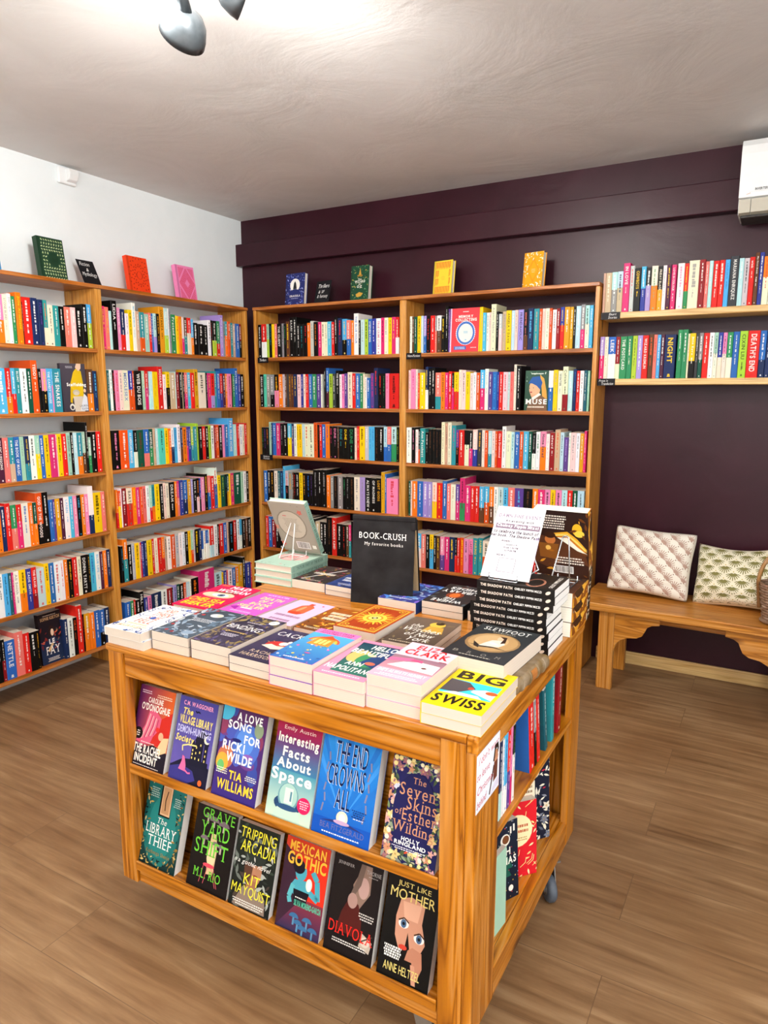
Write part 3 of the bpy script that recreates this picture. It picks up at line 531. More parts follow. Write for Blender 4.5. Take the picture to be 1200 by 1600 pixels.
for s in specs:
    rnd = random.Random(ord(s['unit'][0])*7919+ord(s['unit'][1])*131+s['k']*977+s['i']*31)
    w = s['a1']-s['a0']; d = min(.2 if s['kind'] != 'W' else .185, max(.108, s['h']*.66+rnd.uniform(-.006, .006)))
    if s['kind'] == 'W': d = min(d, .18)
    inset = rnd.uniform(0, .006)
    if s['kind'] == 'L': T = Matrix.Translation((s['face']-inset, s['a0'], s['z'])) @ Matrix.Rotation(PI/2, 4, 'Z')
    else: T = Matrix.Translation((s['a0'], -s['face']+inset, s['z']))
    s['T'] = T
    if id(s) in single:
        b = MB([INK]); spine_mesh(b, w, s['h'], d, s['c'], s['c2'], s['tc'], s['t'], rnd)
        o = b.build('paperback_book'); o.matrix_world = T
        size = 'tall ' if s['h'] > .232 else 'thick ' if w > .04 else 'slim ' if w < .017 else ''
        A = NAMES[s['tc']] if s['tc'] else ('white' if sum(COL[s['c']]) < 1.1 else 'black')
        shelf = (ORD[s['k']]+' shelf of the '+s['pl']) if s['kind'] != 'W' else s['pl']
        p, n = s['prev'], s['next']
        nb = ('between %s and %s' % (NAMES[p['c']], NAMES[n['c']])) if p and n else 'at the row\u2019s end'
        lb = '%s%s book, %s lettering, %s, %s' % (size, cname(s), A, nb, shelf)
        lb = lb.replace(' of the ', ' of ').replace('-over-', '-and-')
        if len(re.findall(r"[A-Za-z0-9][A-Za-z0-9'\u2019-]*", lb)) > 14: lb = lb.replace(', %s lettering' % A, '')
        used.setdefault(lb, []).append(o); o['_l'] = lb
        o['category'] = 'book'; o['group'] = 'spine-out books on the '+shelf
    else:
        rest.M = T; spine_mesh(rest, w, s['h'], d, s['c'], s['c2'], s['tc'], s['t'], rnd)
rest.M = None
o = rest.build('shelved_books'); o['kind'] = 'stuff'; o['label'] = 'remaining smaller spine-out books filling the pine bookcases and wall shelves'; o['category'] = 'books'
ORDN = ['first', 'second', 'third', 'fourth', 'fifth', 'sixth']
for lb, os_ in used.items():
    for j, o in enumerate(os_):
        o['label'] = lb if len(os_) == 1 else ORDN[j]+' such '+lb
        del o['_l']
print('SPECS', len(specs), 'single', len(single))
# ------------------------------------------------------------------ display cart
CX0, CX1, CY0, CY1, CT = 1.743, 2.776, -2.62, -1.80, .804
metal = plain('brushed_steel', '#aeb4ba', .28, .95, .05)
rubber = plain('grey_rubber', '#4d5560', .55)
def cart():
    r = thing('display_cart', 'orange pine display cart on castors in the middle of the floor', 'display cart', ((CX0+CX1)/2, (CY0+CY1)/2, 0))
    ox, oy = (CX0+CX1)/2, (CY0+CY1)/2
    def p(n, ax, lo, hi, bv=.002): return part(n, M['cart_'+ax], r, (lo[0]-ox, lo[1]-oy, lo[2]), (hi[0]-ox, hi[1]-oy, hi[2]), bv)
    p('top_board', 'x', (CX0-.004, CY0-.004, .786), (CX1-.02, CY1, CT), .003)
    p('top_edging', 'y', (CX1-.0195, CY0-.004, .770), (CX1+.004, CY1, CT), .003)
    for x, a in ((CX0, CX0+.055), (CX1-.076, CX1-.022)):
        p('corner_post', 'z', (x, CY0, .125), (a, CY0+.03, .785)); p('corner_post', 'z', (x, CY1-.03, .125), (a, CY1-.001, .785))
    p('apron_rail', 'x', (CX0+.056, CY0+.004, .722), (CX1-.077, CY0+.026, .785)); p('apron_rail', 'x', (CX0+.056, CY1-.026, .722), (CX1-.077, CY1-.004, .785))
    p('end_panel', 'z', (CX0+.004, CY0+.031, .13), (CX0+.022, CY1-.031, .785))
    # open end: stile, rails, uprights
    p('end_stile', 'z', (CX1-.0215, CY0+.0005, .125), (CX1, CY0+.132, .769)); p('end_stile', 'z', (CX1-.0215, CY1-.085, .125), (CX1, CY1-.0008, .769))
    p('end_rail', 'y', (CX1-.0215, CY0+.1325, .735), (CX1, CY1-.0855, .769)); p('end_rail', 'y', (CX1-.0215, CY0+.1325, .125), (CX1-.001, CY1-.0855, .198))
    p('inner_shelf', 'y', (CX0+.4, CY0+.125, .512), (CX1-.002, CY1-.05, .528)); p('inner_shelf', 'y', (CX0+.4, CY0+.125, .182), (CX1-.022, CY1-.05, .1975))
    p('partition', 'z', (CX0+.385, CY0+.125, .2), (CX0+.4, CY1-.05, .78)); p('back_board', 'x', (CX0+.03, CY1-.03, .13), (CX1-.08, CY1-.022, .72))
    # front display: two lipped shelves and the board the books lean on
    for z in (.455, .168):
        p('display_shelf', 'x', (CX0+.023, CY0+.004, z), (CX1-.08, CY0+.10, z+.02), .004)
        p('shelf_lip', 'x', (CX0+.0555, CY0-.001, z-.003), (CX1-.0775, CY0+.0035, z+.024), .0015)
    p('bottom_rail', 'x', (CX0+.056, CY0+.008, .125), (CX1-.077, CY0+.028, .167))
    p('lean_board', 'x', (CX0+.023, CY0+.108, .13), (CX1-.023, CY0+.122, .785))
    p('floor_board', 'x', (CX0+.023, CY0+.03, .131), (CX1-.0225, CY1-.0315, .146))
    def castor(x, y, a):
        c = bpy.data.objects.new('castor', None); COLL.objects.link(c); c.parent = r; c.location = (x-ox, y-oy, 0); c.rotation_euler = (0, 0, a)
        b = MB([metal]); b.box((-.03, -.03, .119), (.03, .03, .1245)); b.lathe([(0, .119), (.02, .119), (.021, .104), (.013, .1), (0, .1)], Matrix())
        for s in (-1, 1):
            b.prism([(-.02, .108), (.016, .108), (.036, .036), (.02, .03), (-.012, .07)], 1, s*.017-.0015, s*.017+.0015)
        b.tube([(.025, -.021, .0395), (.025, .021, .0395)], .004); b.build('fork', c)
        w = MB([rubber, metal]); T = Matrix.Translation((.025, 0, .0395)) @ Matrix.Rotation(PI/2, 4, 'X')
        w.lathe([(.0, -.0135), (.024, -.0135), (.034, -.012), (.039, -.006), (.0392, 0), (.039, .006), (.034, .012), (.024, .0135), (0, .0135)], T)
        w.lathe([(0, -.0142), (.018, -.0142), (.018, .0142), (0, .0142)], T, mi=1); w.build('wheel', c)
    castor(CX1-.036, CY1-.155, -.9); castor(CX1-.13, CY0+.05, .3); castor(CX0+.16, CY0+.2, 1.9); castor(CX0+.16, CY1-.1, 1.6)
cart()
# ------------------------------------------------------------------ covers
def cov(bg, *ops):
    """cover art from a list of (method, args, kwargs)"""
    def f(a):
        for o in ops:
            if callable(o): o(a); continue
            k = o[-1] if isinstance(o[-1], dict) else {}; getattr(a, o[0])(*(o[1:-1] if k else o[1:]), **k)
    return f
SE = dict(serif=1, bold=0); SB = dict(serif=1); IT = dict(ital=.22, bold=0); NB = dict(bold=0)
edge = lambda m: (lambda x, y: min(x, 1-x) < m or min(y, 1-y) < m*.7)
def curls(a, col, n, seed, wd=.0012):
    rnd = random.Random(seed)
    for i in range(n):
        x, y = rnd.choice(((rnd.random(), rnd.choice((.06, .94))), (rnd.choice((.06, .94)), rnd.random()))); t = rnd.uniform(0, 6); q = []
        for j in range(9): q.append((x, y)); t += rnd.uniform(.2, .6); x += math.cos(t)*.05; y += math.sin(t)*.035
        a.line(q, wd, col, step=.2)
A_SHE = cov(0, lambda a: curls(a, '#2d4a8a', 34, 3, .0024), ('text', 'AND', .36, .76, .66, .87, '#d8502a', SE), ('text', 'THEN', .3, .6, .74, .72, '#d8502a', SE), ('text', 'SHE', .36, .45, .68, .56, '#d8502a', SE), ('text', 'FELL', .28, .3, .72, .42, '#d8502a', SE),
    ('scatter', 7, 'flower', ['#3a62b0', '#2d4a8a'], 5, edge(.2), dict(size=(.06, .1))), ('circ', .5, .5, .07, '#3a62b0'), ('text', 'ALICIA ELLIOTT', .14, .12, .86, .19, '#e0a83a', SE), ('small', .2, .22, .8, .27, 2, '#e0b060', 8))
A_FOX = cov(0, ('rect', 0, 0, 1, 1, '#46525e', '#39444f'), ('scatter', 130, 'leaf', ['#93a5b5', '#6f8598', '#b5bfc6', '#5d7183'], 4, lambda x, y: y < .4 or edge(.2)(x, y), dict(size=(.08, .17))), ('scatter', 14, 'dot', ['#b03a3a', '#962c34'], 9, edge(.25), dict(size=(.06, .09))),
    ('ell', .55, .78, .16, .07, '#c2c8cc'), ('ell', .62, .79, .06, .04, '#e0c9b0'), ('small', .18, .5, .82, .62, 3, '#d7dade', 3), ('ell', .75, .15, .12, .06, '#8da0b4'))
A_BIND = cov(0, ('rect', 0, 0, 1, 1, '#3a3348', '#2c2836'), ('scatter', 260, 'leaf', ['#8f7b4a', '#6e6150', '#4d4860', '#a08c5c', '#5a5078'], 6, edge(.26), dict(size=(.07, .13))), ('text', 'THE', .42, .66, .58, .7, '#e8e4da', SE), ('text', 'BINDING', .1, .52, .9, .64, '#f4f1ea', SE),
    ('circ', .3, .42, .045, '#c2a35a'), ('circ', .3, .42, .022, '#3a3348'), ('line', [(.34, .42), (.78, .42)], .0035, '#c2a35a'), ('line', [(.72, .42), (.72, .39)], .003, '#c2a35a'), ('line', [(.66, .42), (.66, .395)], .003, '#c2a35a'),
    ('small', .3, .26, .7, .36, 3, '#d8d4e0', 4), ('circ', .84, .88, .11, '#f5f2ec'), ('small', .77, .86, .91, .9, 2, '#555555', 2), ('small', .3, .74, .72, .78, 2, '#cfcad8', 7))
A_CACK = cov(0, ('rect', 0, 0, 1, 1, '#2e2740', '#3a3350'), ('text', 'CACKLE', .08, .78, .92, .9, '#f4f0e8', SE), ('ell', .52, .5, .3, .12, '#b8302c'), ('poly', [(.2, .42), (.5, .36), (.85, .44), (.7, .5), (.5, .47), (.34, .5)], '#f2dfc0'), ('ell', .56, .56, .09, .055, '#f2e8da'), ('ell', .62, .63, .04, .04, '#f2e8da'),
    ('scatter', 16, 'leaf', ['#e8963c', '#e8b64a'], 3, lambda x, y: .3 < y < .75, dict(size=(.025, .04))), ('text', 'RACHEL', .2, .2, .8, .27, '#d9c0a0', SE), ('text', 'HARRISON', .12, .08, .88, .16, '#d9c0a0', SE))
A_DALL = cov(0, ('rect', 0, 0, 1, 1, '#2f62a8', '#58b0d8'), ('rect', 0, .86, 1, 1, '#f27ab8'), ('text', 'DALLERGUT DREAM', .12, .93, .88, .975, '#8a2060'), ('text', 'DEPARTMENT STORE', .12, .875, .88, .915, '#8a2060'), ('ell', .5, .62, .36, .16, '#e8543c', dict(a0=0, a1=PI)), ('ell', .5, .62, .31, .135, '#f2b23c', dict(a0=0, a1=PI)), ('ell', .5, .62, .26, .11, '#5ac0a0', dict(a0=0, a1=PI)), ('ell', .5, .62, .21, .085, '#6a8ad8', dict(a0=0, a1=PI)),
    ('poly', [(.24, .5), (.76, .5), (.7, .72), (.5, .83), (.3, .72)], '#f08a30'), ('poly', [(.3, .72), (.7, .72), (.5, .83)], '#d8502a'), ('rect', .36, .54, .44, .68, '#f6d878'), ('rect', .47, .54, .54, .68, '#f6d878'), ('rect', .57, .54, .64, .68, '#f6d878'),
    ('scatter', 60, 'dot', ['#f2e8f4', '#e05aa0', '#8ad0f0', '#f2c23c', '#5a3a98', '#3cae8a'], 8, lambda x, y: y < .5, dict(size=(.02, .07))), ('scatter', 24, 'leaf', ['#2c3f8a', '#d84a8c', '#48b0c8'], 2, lambda x, y: y < .3, dict(size=(.05, .1))), ('small', .2, .05, .8, .09, 1, '#f6e6f0', 5))
A_HELLO = cov(0, ('rect', 0, .1, 1, .93, '#2c6a5c', '#1f3f52'), ('ell', .34, .55, .2, .17, '#e6b86a'), ('ell', .62, .5, .26, .2, '#3f8a58'), ('poly', [(.5, .4), (.95, .3), (1, .9), (.7, .92)], '#26406e'), ('ell', .55, .62, .09, .03, '#e8c9a0'), ('ell', .7, .42, .1, .04, '#d86a50'), ('rect', 0, 0, 1, .1, '#f08aa8'), ('rect', 0, .93, 1, 1, '#f08aa8'), ('poly', [(0, .1), (.22, .1), (.06, .93), (0, .93)], '#f08aa8'),
    ('text', 'HELLO', .36, .78, .86, .9, '#f8f4ea'), ('text', 'BEAUTIFUL', .1, .62, .97, .74, '#f8f4ea'), ('text', 'ANN', .3, .3, .62, .4, '#f8f4ea'), ('text', 'NAPOLITANO', .04, .15, .97, .26, '#f8f4ea'), ('small', .1, .03, .9, .07, 1, '#fbe0e6', 3))
A_ELIZA = cov(0, ('text', 'ELIZA', .22, .82, .82, .95, '#d81f2a'), ('text', 'CLARK', .1, .66, .94, .8, '#d81f2a'), ('rect', 0, .22, 1, .6, '#c88a96', '#8c6a78'), ('poly', [(.1, .3), (.98, .26), (.96, .48), (.6, .5), (.3, .44)], '#f4ece8'), ('poly', [(0, .4), (.45, .5), (.4, .56), (0, .5)], '#e86a94'), ('poly', [(.38, .5), (.62, .48), (.6, .54), (.42, .55)], '#e0507c'), ('ell', .74, .37, .05, .02, '#6a3a3a'),
    ('rect', 0, 0, 1, .22, '#f2a9bc'), ('text', "SHE\u2019S ALWAYS HUNGRY", .06, .13, .94, .2, '#fff2f2'), ('small', .1, .03, .9, .1, 2, '#fbe8ea', 5), ('line', [(.84, .6), (.98, .6)], .003, '#a03040'))
A_SWISS = cov(0, ('text', 'JEN BEAGIN', .26, .91, .74, .96, '#e06a12'), ('text', 'BIG', .1, .68, .92, .88, '#17120c'), ('rect', .06, .3, .94, .64, '#36c3de'), ('poly', [(.06, .34), (.36, .36), (.58, .5), (.4, .62), (.06, .64)], '#4a4448'), ('circ', .5, .49, .05, '#d2402c'), ('poly', [(.54, .42), (.94, .32), (.94, .5), (.74, .52), (.56, .47)], '#f6f2ec'), ('ell', .86, .47, .1, .04, '#e8501c'), ('poly', [(.12, .3), (.8, .3), (.7, .36), (.3, .36)], '#f6f2ec'), ('text', 'SWISS', .08, .08, .92, .26, '#17120c'))
A_MAD = cov(0, ('text', 'MAD', .36, .85, .84, .97, '#fdf4f4'), ('text', 'WOMAN', .2, .69, .96, .82, '#fdf4f4'), ('rect', .06, .93, .26, .97, '#f07a50'), ('ell', .45, .55, .38, .12, '#f2cba8'), ('ell', .5, .55, .2, .055, '#ffffff'), ('ell', .52, .55, .09, .05, '#5a7a9a'), ('circ', .52, .55, .035, '#17120c'), ('poly', [(.2, .64), (.8, .66), (.78, .69), (.25, .68)], '#6a3a20'), ('poly', [(.1, .48), (.5, .42), (.9, .47), (.6, .45)], '#d49a78'),
    ('text', 'CHELSEA', .06, .23, .9, .38, '#ffd21f'), ('text', 'BIEKER', .1, .06, .86, .2, '#ffd21f'))
A_DEATH = cov(0, ('text', 'ALICE SLATER', .2, .9, .85, .95, '#f7d8f0'), ('text', 'DEATH', .24, .7, .86, .82, '#d9e88a'), ('text', 'OF A', .36, .56, .76, .67, '#d9e88a'), ('text', 'BOOK', .28, .42, .86, .53, '#d9e88a'), ('text', 'SELLER', .12, .28, .86, .39, '#d9e88a'), ('rect', .3, .22, .62, .26, '#fbf6ea'), ('small', .2, .06, .8, .12, 2, '#f7d8f0', 3), ('poly', [(.04, .2), (.3, .12), (.2, .3)], '#a0289a'))
A_PINK = cov(0, ('poly', [(.36, .42), (.62, .42), (.7, .5), (.68, .78), (.58, .84), (.42, .84), (.32, .78), (.3, .5)], '#e8643c'), ('ell', .5, .48, .18, .05, '#d8401f'), ('rect', .44, .84, .56, .92, '#e84a2c'), ('ell', .46, .66, .05, .12, '#f49a6c'), ('circ', .78, .9, .03, '#d83a2a'), ('small', .1, .26, .92, .34, 1, '#9a7a94', 5, .9), ('small', .22, .1, .8, .17, 1, '#9a7a94', 8, .9))
A_SORROW = cov(0, ('rect', 0, 0, 1, 1, '#6a3a16', '#a85a1c'), ('scatter', 80, 'leaf', ['#e89a2a', '#c86a1c', '#f0b84a', '#4a2810', '#8a4a18'], 5, None, dict(size=(.06, .14))), ('small', .14, .44, .9, .8, 3, '#f2e4c8', 11, .7), ('small', .2, .06, .8, .12, 2, '#f2e4c8', 3))
def sun(a):
    a.rect(0, 0, 1, 1, '#a8421a', '#b84c1c')
    for m, c in ((.05, '#e8a83c'), (.09, '#a8421a'), (.12, '#e8a83c'), (.135, '#a43c18')): a.rect(m, m*.7, 1-m, 1-m*.7, c)
    for k in range(28): t = 2*PI*k/28; a.leaf(.5+.2*math.cos(t), .5+.2*math.sin(t)*a.w/a.h, .24, t, '#f0b83c' if k % 2 else '#e07a24', .22)
    a.k += 1; a.circ(.5, .5, .26, '#f4c84a'); a.circ(.5, .5, .18, '#e8902c'); a.circ(.5, .5, .14, '#f6d86a'); a.circ(.5, .5, .07, '#4a2a14'); a.circ(.5, .5, .04, '#f4e4b0')
    for x in (.2, .8):
        for y in (.14, .86): a.circ(x, y, .05, '#f0b83c'); a.circ(x, y, .03, '#7a2a10')
    a.small(.25, .05, .75, .08, 1, '#f4d890', 3); a.small(.25, .91, .75, .95, 1, '#f4d890', 4)
A_WITCH = cov(0, ('rect', 0, 0, 1, 1, '#4a3c32', '#6a584a'), ('ell', .62, .8, .16, .1, '#e0b848'), ('ell', .64, .86, .09, .06, '#3a2a1a'), ('poly', [(.5, .72), (.8, .72), (.9, .5), (.45, .5)], '#c89a3c'), ('scatter', 20, 'leaf', ['#7a6a4a', '#8a7a5a'], 4, edge(.2), dict(size=(.05, .1))),
    ('text', 'the', .16, .62, .4, .74, '#f8f4ea', dict(ital=.3, bold=0)), ('text', 'Witches', .1, .46, .86, .6, '#f8f4ea', dict(ital=.3, bold=0)), ('text', 'of New', .24, .3, .84, .43, '#f8f4ea', dict(ital=.3, bold=0)), ('text', 'York', .4, .14, .84, .28, '#f8f4ea', dict(ital=.3, bold=0)), ('small', .1, .04, .7, .08, 1, '#d8ccb0', 3))
def slew(a):
    a.rect(0, 0, 1, 1, '#24262a', '#2b2e30'); a.text('SLEWFOOT', .12, .84, .88, .94, '#f2efe8', serif=1, bold=0); a.small(.3, .79, .7, .82, 1, '#b8b0a0', 3)
    a.circ(.5, .5, .42, '#8f6f48'); a.circ(.5, .51, .38, '#b08c5c'); a.circ(.46, .54, .26, '#c2a072')
    a.poly([(.16, .36), (.5, .4), (.86, .34), (.6, .36), (.4, .33), (.3, .36)], '#2a2420'); a.poly([(.22, .46), (.36, .38), (.4, .3), (.3, .33)], '#2a2420')
    a.poly([(.36, .36), (.66, .4), (.7, .5), (.6, .6), (.46, .56), (.4, .46)], '#ddd2c2'); a.ell(.56, .64, .06, .06, '#e2b494'); a.poly([(.5, .7), (.62, .7), (.68, .54), (.62, .5), (.6, .64)], '#3a2418'); a.leaf(.44, .5, .22, -.4, '#e8e0d2', .4)
    for i, ch in enumerate('BROM'): a.text(ch, .12+.22*i, .1, .2+.22*i, .16, '#8f8a80', serif=1, bold=0)
    a.small(.2, .05, .8, .08, 1, '#c8c0b0', 5)
A_TAY = cov(0, ('rect', .05, .035, .95, .965, '#b4cdbc'), ('rect', .07, .05, .93, .95, '#a9c6b4'), ('ell', .5, .45, .36, .22, '#e39a98'), ('ell', .5, .45, .3, .17, '#eab8b0'), ('small', .3, .36, .7, .54, 4, '#b04a58', 6), ('scatter', 30, 'leaf', ['#d87a80', '#7fa48c', '#5e8a74'], 3, edge(.2), dict(size=(.03, .06))))
S_TAY = cov(0, ('rect', .01, .04, .99, .96, '#8fb3a2'), ('text', 'TAYLOR SWIFT BY THE BOOK', .14, .3, .86, .72, '#24483c', SE), ('line', [(.06, .1), (.06, .9)], .001, '#2a5a48'), ('line', [(.94, .1), (.94, .9)], .001, '#2a5a48'))
def barcode(a, x0, y0, x1, y1, seed=1):
    a.rect(x0, y0, x1, y1, '#f4f2ee'); rnd = random.Random(seed); x = x0+.02
    while x < x1-.02: w = rnd.uniform(.004, .012); a.mb.face([a.P(x, y0+.012), a.P(x+w, y0+.012), a.P(x+w, y1-.008), a.P(x, y1-.008)], lin('#17120c')); x += w+rnd.uniform(.004, .012)
    a.k += 1
def tay_back(a):
    a.rect(0, 0, 1, 1, '#a0988a', '#aaa294'); a.rect(.05, .04, .95, .96, '#a89f90'); a.ell(.47, .56, .39, .29, '#8a8272'); a.ell(.47, .56, .36, .27, '#c8beac'); a.small(.26, .42, .68, .7, 10, '#8a8070', 3, .3); a.small(.3, .72, .4, .76, 1, '#d04a4a', 3)
    a.scatter(9, 'flower', ['#e0907c', '#d86a60'], 6, edge(.22), (.05, .09)); a.scatter(26, 'dot', ['#5a6a5a', '#d8b070'], 5, edge(.12), (.01, .02)); barcode(a, .42, .08, .78, .22, 3); a.rect(.84, .1, .94, .17, '#f0ece2')
A_DARK = cov(0, ('rect', 0, 0, 1, 1, '#2a2422', '#3a2e2c'), ('scatter', 60, 'leaf', ['#a83a48', '#8a6a2a', '#5a5048', '#d0a040', '#704050'], 7, None, dict(size=(.06, .14))), ('line', [(.2, .1), (.8, .9)], .006, '#d8d4d0'), ('line', [(.34, .62), (.62, .44)], .005, '#d8b04a'), ('small', .14, .44, .86, .56, 1, '#e8e0d4', 9, .8), ('small', .2, .06, .8, .12, 2, '#d8d0c0', 3))
A_NAVY = cov(0, ('rect', 0, 0, 1, 1, '#22386e', '#2a4484'), ('scatter', 40, 'leaf', ['#3f62b0', '#1a2a56', '#5a7ac8'], 3, None, dict(size=(.06, .12))), ('small', .1, .3, .9, .56, 2, '#e8ecf4', 14, .7), ('small', .2, .1, .8, .2, 2, '#d8dcec', 4))
A_BLUE = cov(0, ('rect', 0, 0, 1, 1, '#1f4a96', '#3a3a8a'), ('scatter', 90, 'leaf', ['#4a8ae0', '#7ab8f0', '#2a2a6a', '#8a6ad0', '#c0d8f4'], 9, None, dict(size=(.06, .16))), ('small', .2, .84, .8, .92, 1, '#e8ecf4', 4))
A_LIB = cov(0, ('rect', 0, 0, 1, 1, '#1b1b1d', '#242426'), ('scatter', 50, 'leaf', ['#3a4a54', '#4a4a4a', '#6a3a2a', '#54646c'], 9, None, dict(size=(.06, .14))), ('ell', .5, .55, .2, .16, '#8a3a1c'), ('ell', .5, .56, .12, .11, '#e0702a'), ('text', 'WHERE', .14, .8, .86, .92, '#eef0ee'), ('text', 'THE', .36, .68, .64, .78, '#eef0ee'), ('text', 'LIBRARY', .08, .3, .92, .43, '#eef0ee'), ('text', 'HIDES', .18, .14, .82, .26, '#eef0ee'))
A_SHAD = cov(0, ('rect', 0, 0, 1, 1, '#211c1a', '#2a2422'), ('ell', .34, .3, .3, .12, '#a8705a'), ('ell', .34, .3, .24, .09, '#241e1c'), ('ell', .5, .62, .3, .15, '#4a3c38'), ('scatter', 30, 'leaf', ['#9a8a84', '#5a4a44', '#b8785c'], 4, lambda x, y: .45 < y < .8, dict(size=(.08, .2))), ('text', 'CHELSEY PIPPIN MIZZI', .1, .05, .9, .1, '#e4dcd4'))
S_SHAD = cov(0, ('text', 'THE SHADOW PATH', .05, .32, .47, .7, '#ead8c8'), ('text', 'CHELSEY PIPPIN MIZZI', .5, .36, .84, .66, '#f0ece6'), ('ell', .92, .5, .035, .2, '#e2cfbc', dict(rot=.5)))
def maj_back(a):
    a.rect(0, 0, 1, 1, '#3a2118', '#2c1c18'); a.poly([(.1, .62), (.9, .5), (1, .2), (.6, .3), (.3, .1), (0, .2)], '#5a3420')
    for i, c in enumerate(('#e8a82a', '#f4d06a', '#c87a1c', '#f0ead8')): a.poly([(.34+.03*i, .66-.02*i), (.62, .7-.03*i), (.8, .6-.04*i), (.98, .44-.02*i), (.8, .48-.02*i), (.58, .56-.01*i)], c)
    a.ell(.8, .74, .09, .09, '#e8b02a'); a.ell(.84, .68, .09, .05, '#f2c84a'); a.ell(.3, .56, .1, .07, '#c8783c'); a.ell(.3, .63, .1, .05, '#3a2014'); a.poly([(.08, .5), (.46, .5), (.4, .26), (.1, .28)], '#8a5420'); a.circ(.26, .43, .05, '#f0c060')
    a.scatter(34, 'leaf', ['#a8641c', '#6a3a18', '#d89a30'], 6, lambda x, y: y < .4 or x > .8, (.04, .1)); a.small(.1, .72, .62, .94, 6, '#f0e6d8', 4, .5); a.small(.38, .2, .92, .32, 3, '#f0e6d8', 5, .5); barcode(a, .36, .06, .72, .17, 7)
def maj_spine(a): a.rect(0, 0, 1, 1, '#c8781c'); a.scatter(80, 'leaf', ['#f0b43a', '#8a4a14', '#3a2014', '#e8d8b8', '#e09a2a'], 5, lambda x, y: x < .86, (.12, .4)); a.rect(.86, 0, 1, 1, '#241814'); a.small(.88, .2, .98, .8, 2, '#d8c0a0', 3)
A_MAJ = cov(0, ('rect', 0, 0, 1, 1, '#3a2118', '#5a3420'), ('scatter', 60, 'leaf', ['#e8a82a', '#a8641c', '#f0ead8', '#6a3a18'], 8, None, dict(size=(.06, .16))), ('ell', .5, .55, .2, .1, '#c8783c'))
# ------------------------------------------------------------------ books lying on the cart
def pile(n, w, h, t, x, y, z, deg, title, art, cover, jit=.004, page='#dccdbd', seed=1, **k):
    """n copies one on another; (x, y) is the near lower corner with the smallest x when deg is 0"""
    rnd = random.Random(seed); top = None
    words = ['topmost copy of ', 'copy just under the top of ', 'third copy down of ', 'fourth copy down of ', 'fifth copy down of ', 'sixth copy down of ', 'seventh copy down of ', 'eighth copy down of ', 'bottom copy of ']
    r0 = None
    for i in range(n):
        lb = title if n == 1 else (words[i] if i < n-1 or n > 8 else ('bottom copy of ' if n > 1 else '')) + title
        zz = z+(n-1-i)*(t+.0003)
        dx, dy = (0, 0) if i == 0 else (rnd.uniform(-jit, jit), rnd.uniform(-jit, jit))
        grp = title if n > 1 else None
        if r0 is None: r = r0 = book(lb, w, h, t, cover, art, page=page, group=grp, **k)
        else: r = dup(r0, label=lb)
        lay(r, x+dx, y+dy, zz, deg+(rnd.uniform(-.8, .8) if i else 0))
    return r0
g = CT+.0003
pile(2, .13, .21, .0225, 1.738, -2.622, g, 1, 'white paperback pile with orange lettering, blue curls', A_SHE, '#f4f1ea', .006, seed=2)
pile(2, .127, .212, .0245, 1.8775, -2.592, g, 0, 'slate paperback pile with pale leaves', A_FOX, '#46525e', .002)
pile(2, .13, .215, .0245, 2.011, -2.590, g, -.5, 'dark paperback pile with gold key, white title', A_BIND, '#322c40', .002)
pile(2, .127, .208, .020, 2.146, -2.604, g, -1, 'dark purple paperback pile with white cat', A_CACK, '#2e2740', .002)
pile(3, .117, .205, .0225, 2.277, -2.617, g, 0, 'bright blue and pink paperback pile with orange building', A_DALL, '#f27ab8', .003)
pile(2, .127, .215, .028, 2.396, -2.617, g, 0, 'pink-edged paperback pile with green and tan face', A_HELLO, '#f08aa8', .002)
pile(3, .126, .207, .0245, 2.5255, -2.608, g, 0, 'pale pink paperback pile with red author name', A_ELIZA, '#f7c6d2', .003)
pile(2, .128, .210, .0225, 2.655, -2.618, g, 0, 'yellow paperback pile with thick black lettering', A_SWISS, '#f6c90e', .002)
lay(book('hot pink hardcover with white and yellow lettering and an eye', .152, .232, .028, '#e3134f', A_MAD, hard=True), 1.700, -2.352, g, 3)
lay(book('magenta paperback with lime lettering beside the hot pink hardcover', .13, .2, .024, '#e35cc0', A_DEATH), 1.853, -2.318, g, -2)
lay(book('pale lilac-pink paperback with an orange bottle', .132, .205, .022, '#f0c0e6', A_PINK), 1.988, -2.325, g, -3)
lay(book('brown and amber paperback tucked beside the orange sun book', .122, .2, .022, '#8a4a18', A_SORROW), 2.128, -2.33, g, -1)
pile(2, .128, .21, .0235, 2.2555, -2.329, g, -1.5, 'burnt orange paperback pile with a golden sun', sun, '#a8421a', .002)
pile(2, .134, .205, .018, 2.402, -2.333, g, 1.5, 'brown paperback pile with white handwriting', A_WITCH, '#4a3c32', .003)
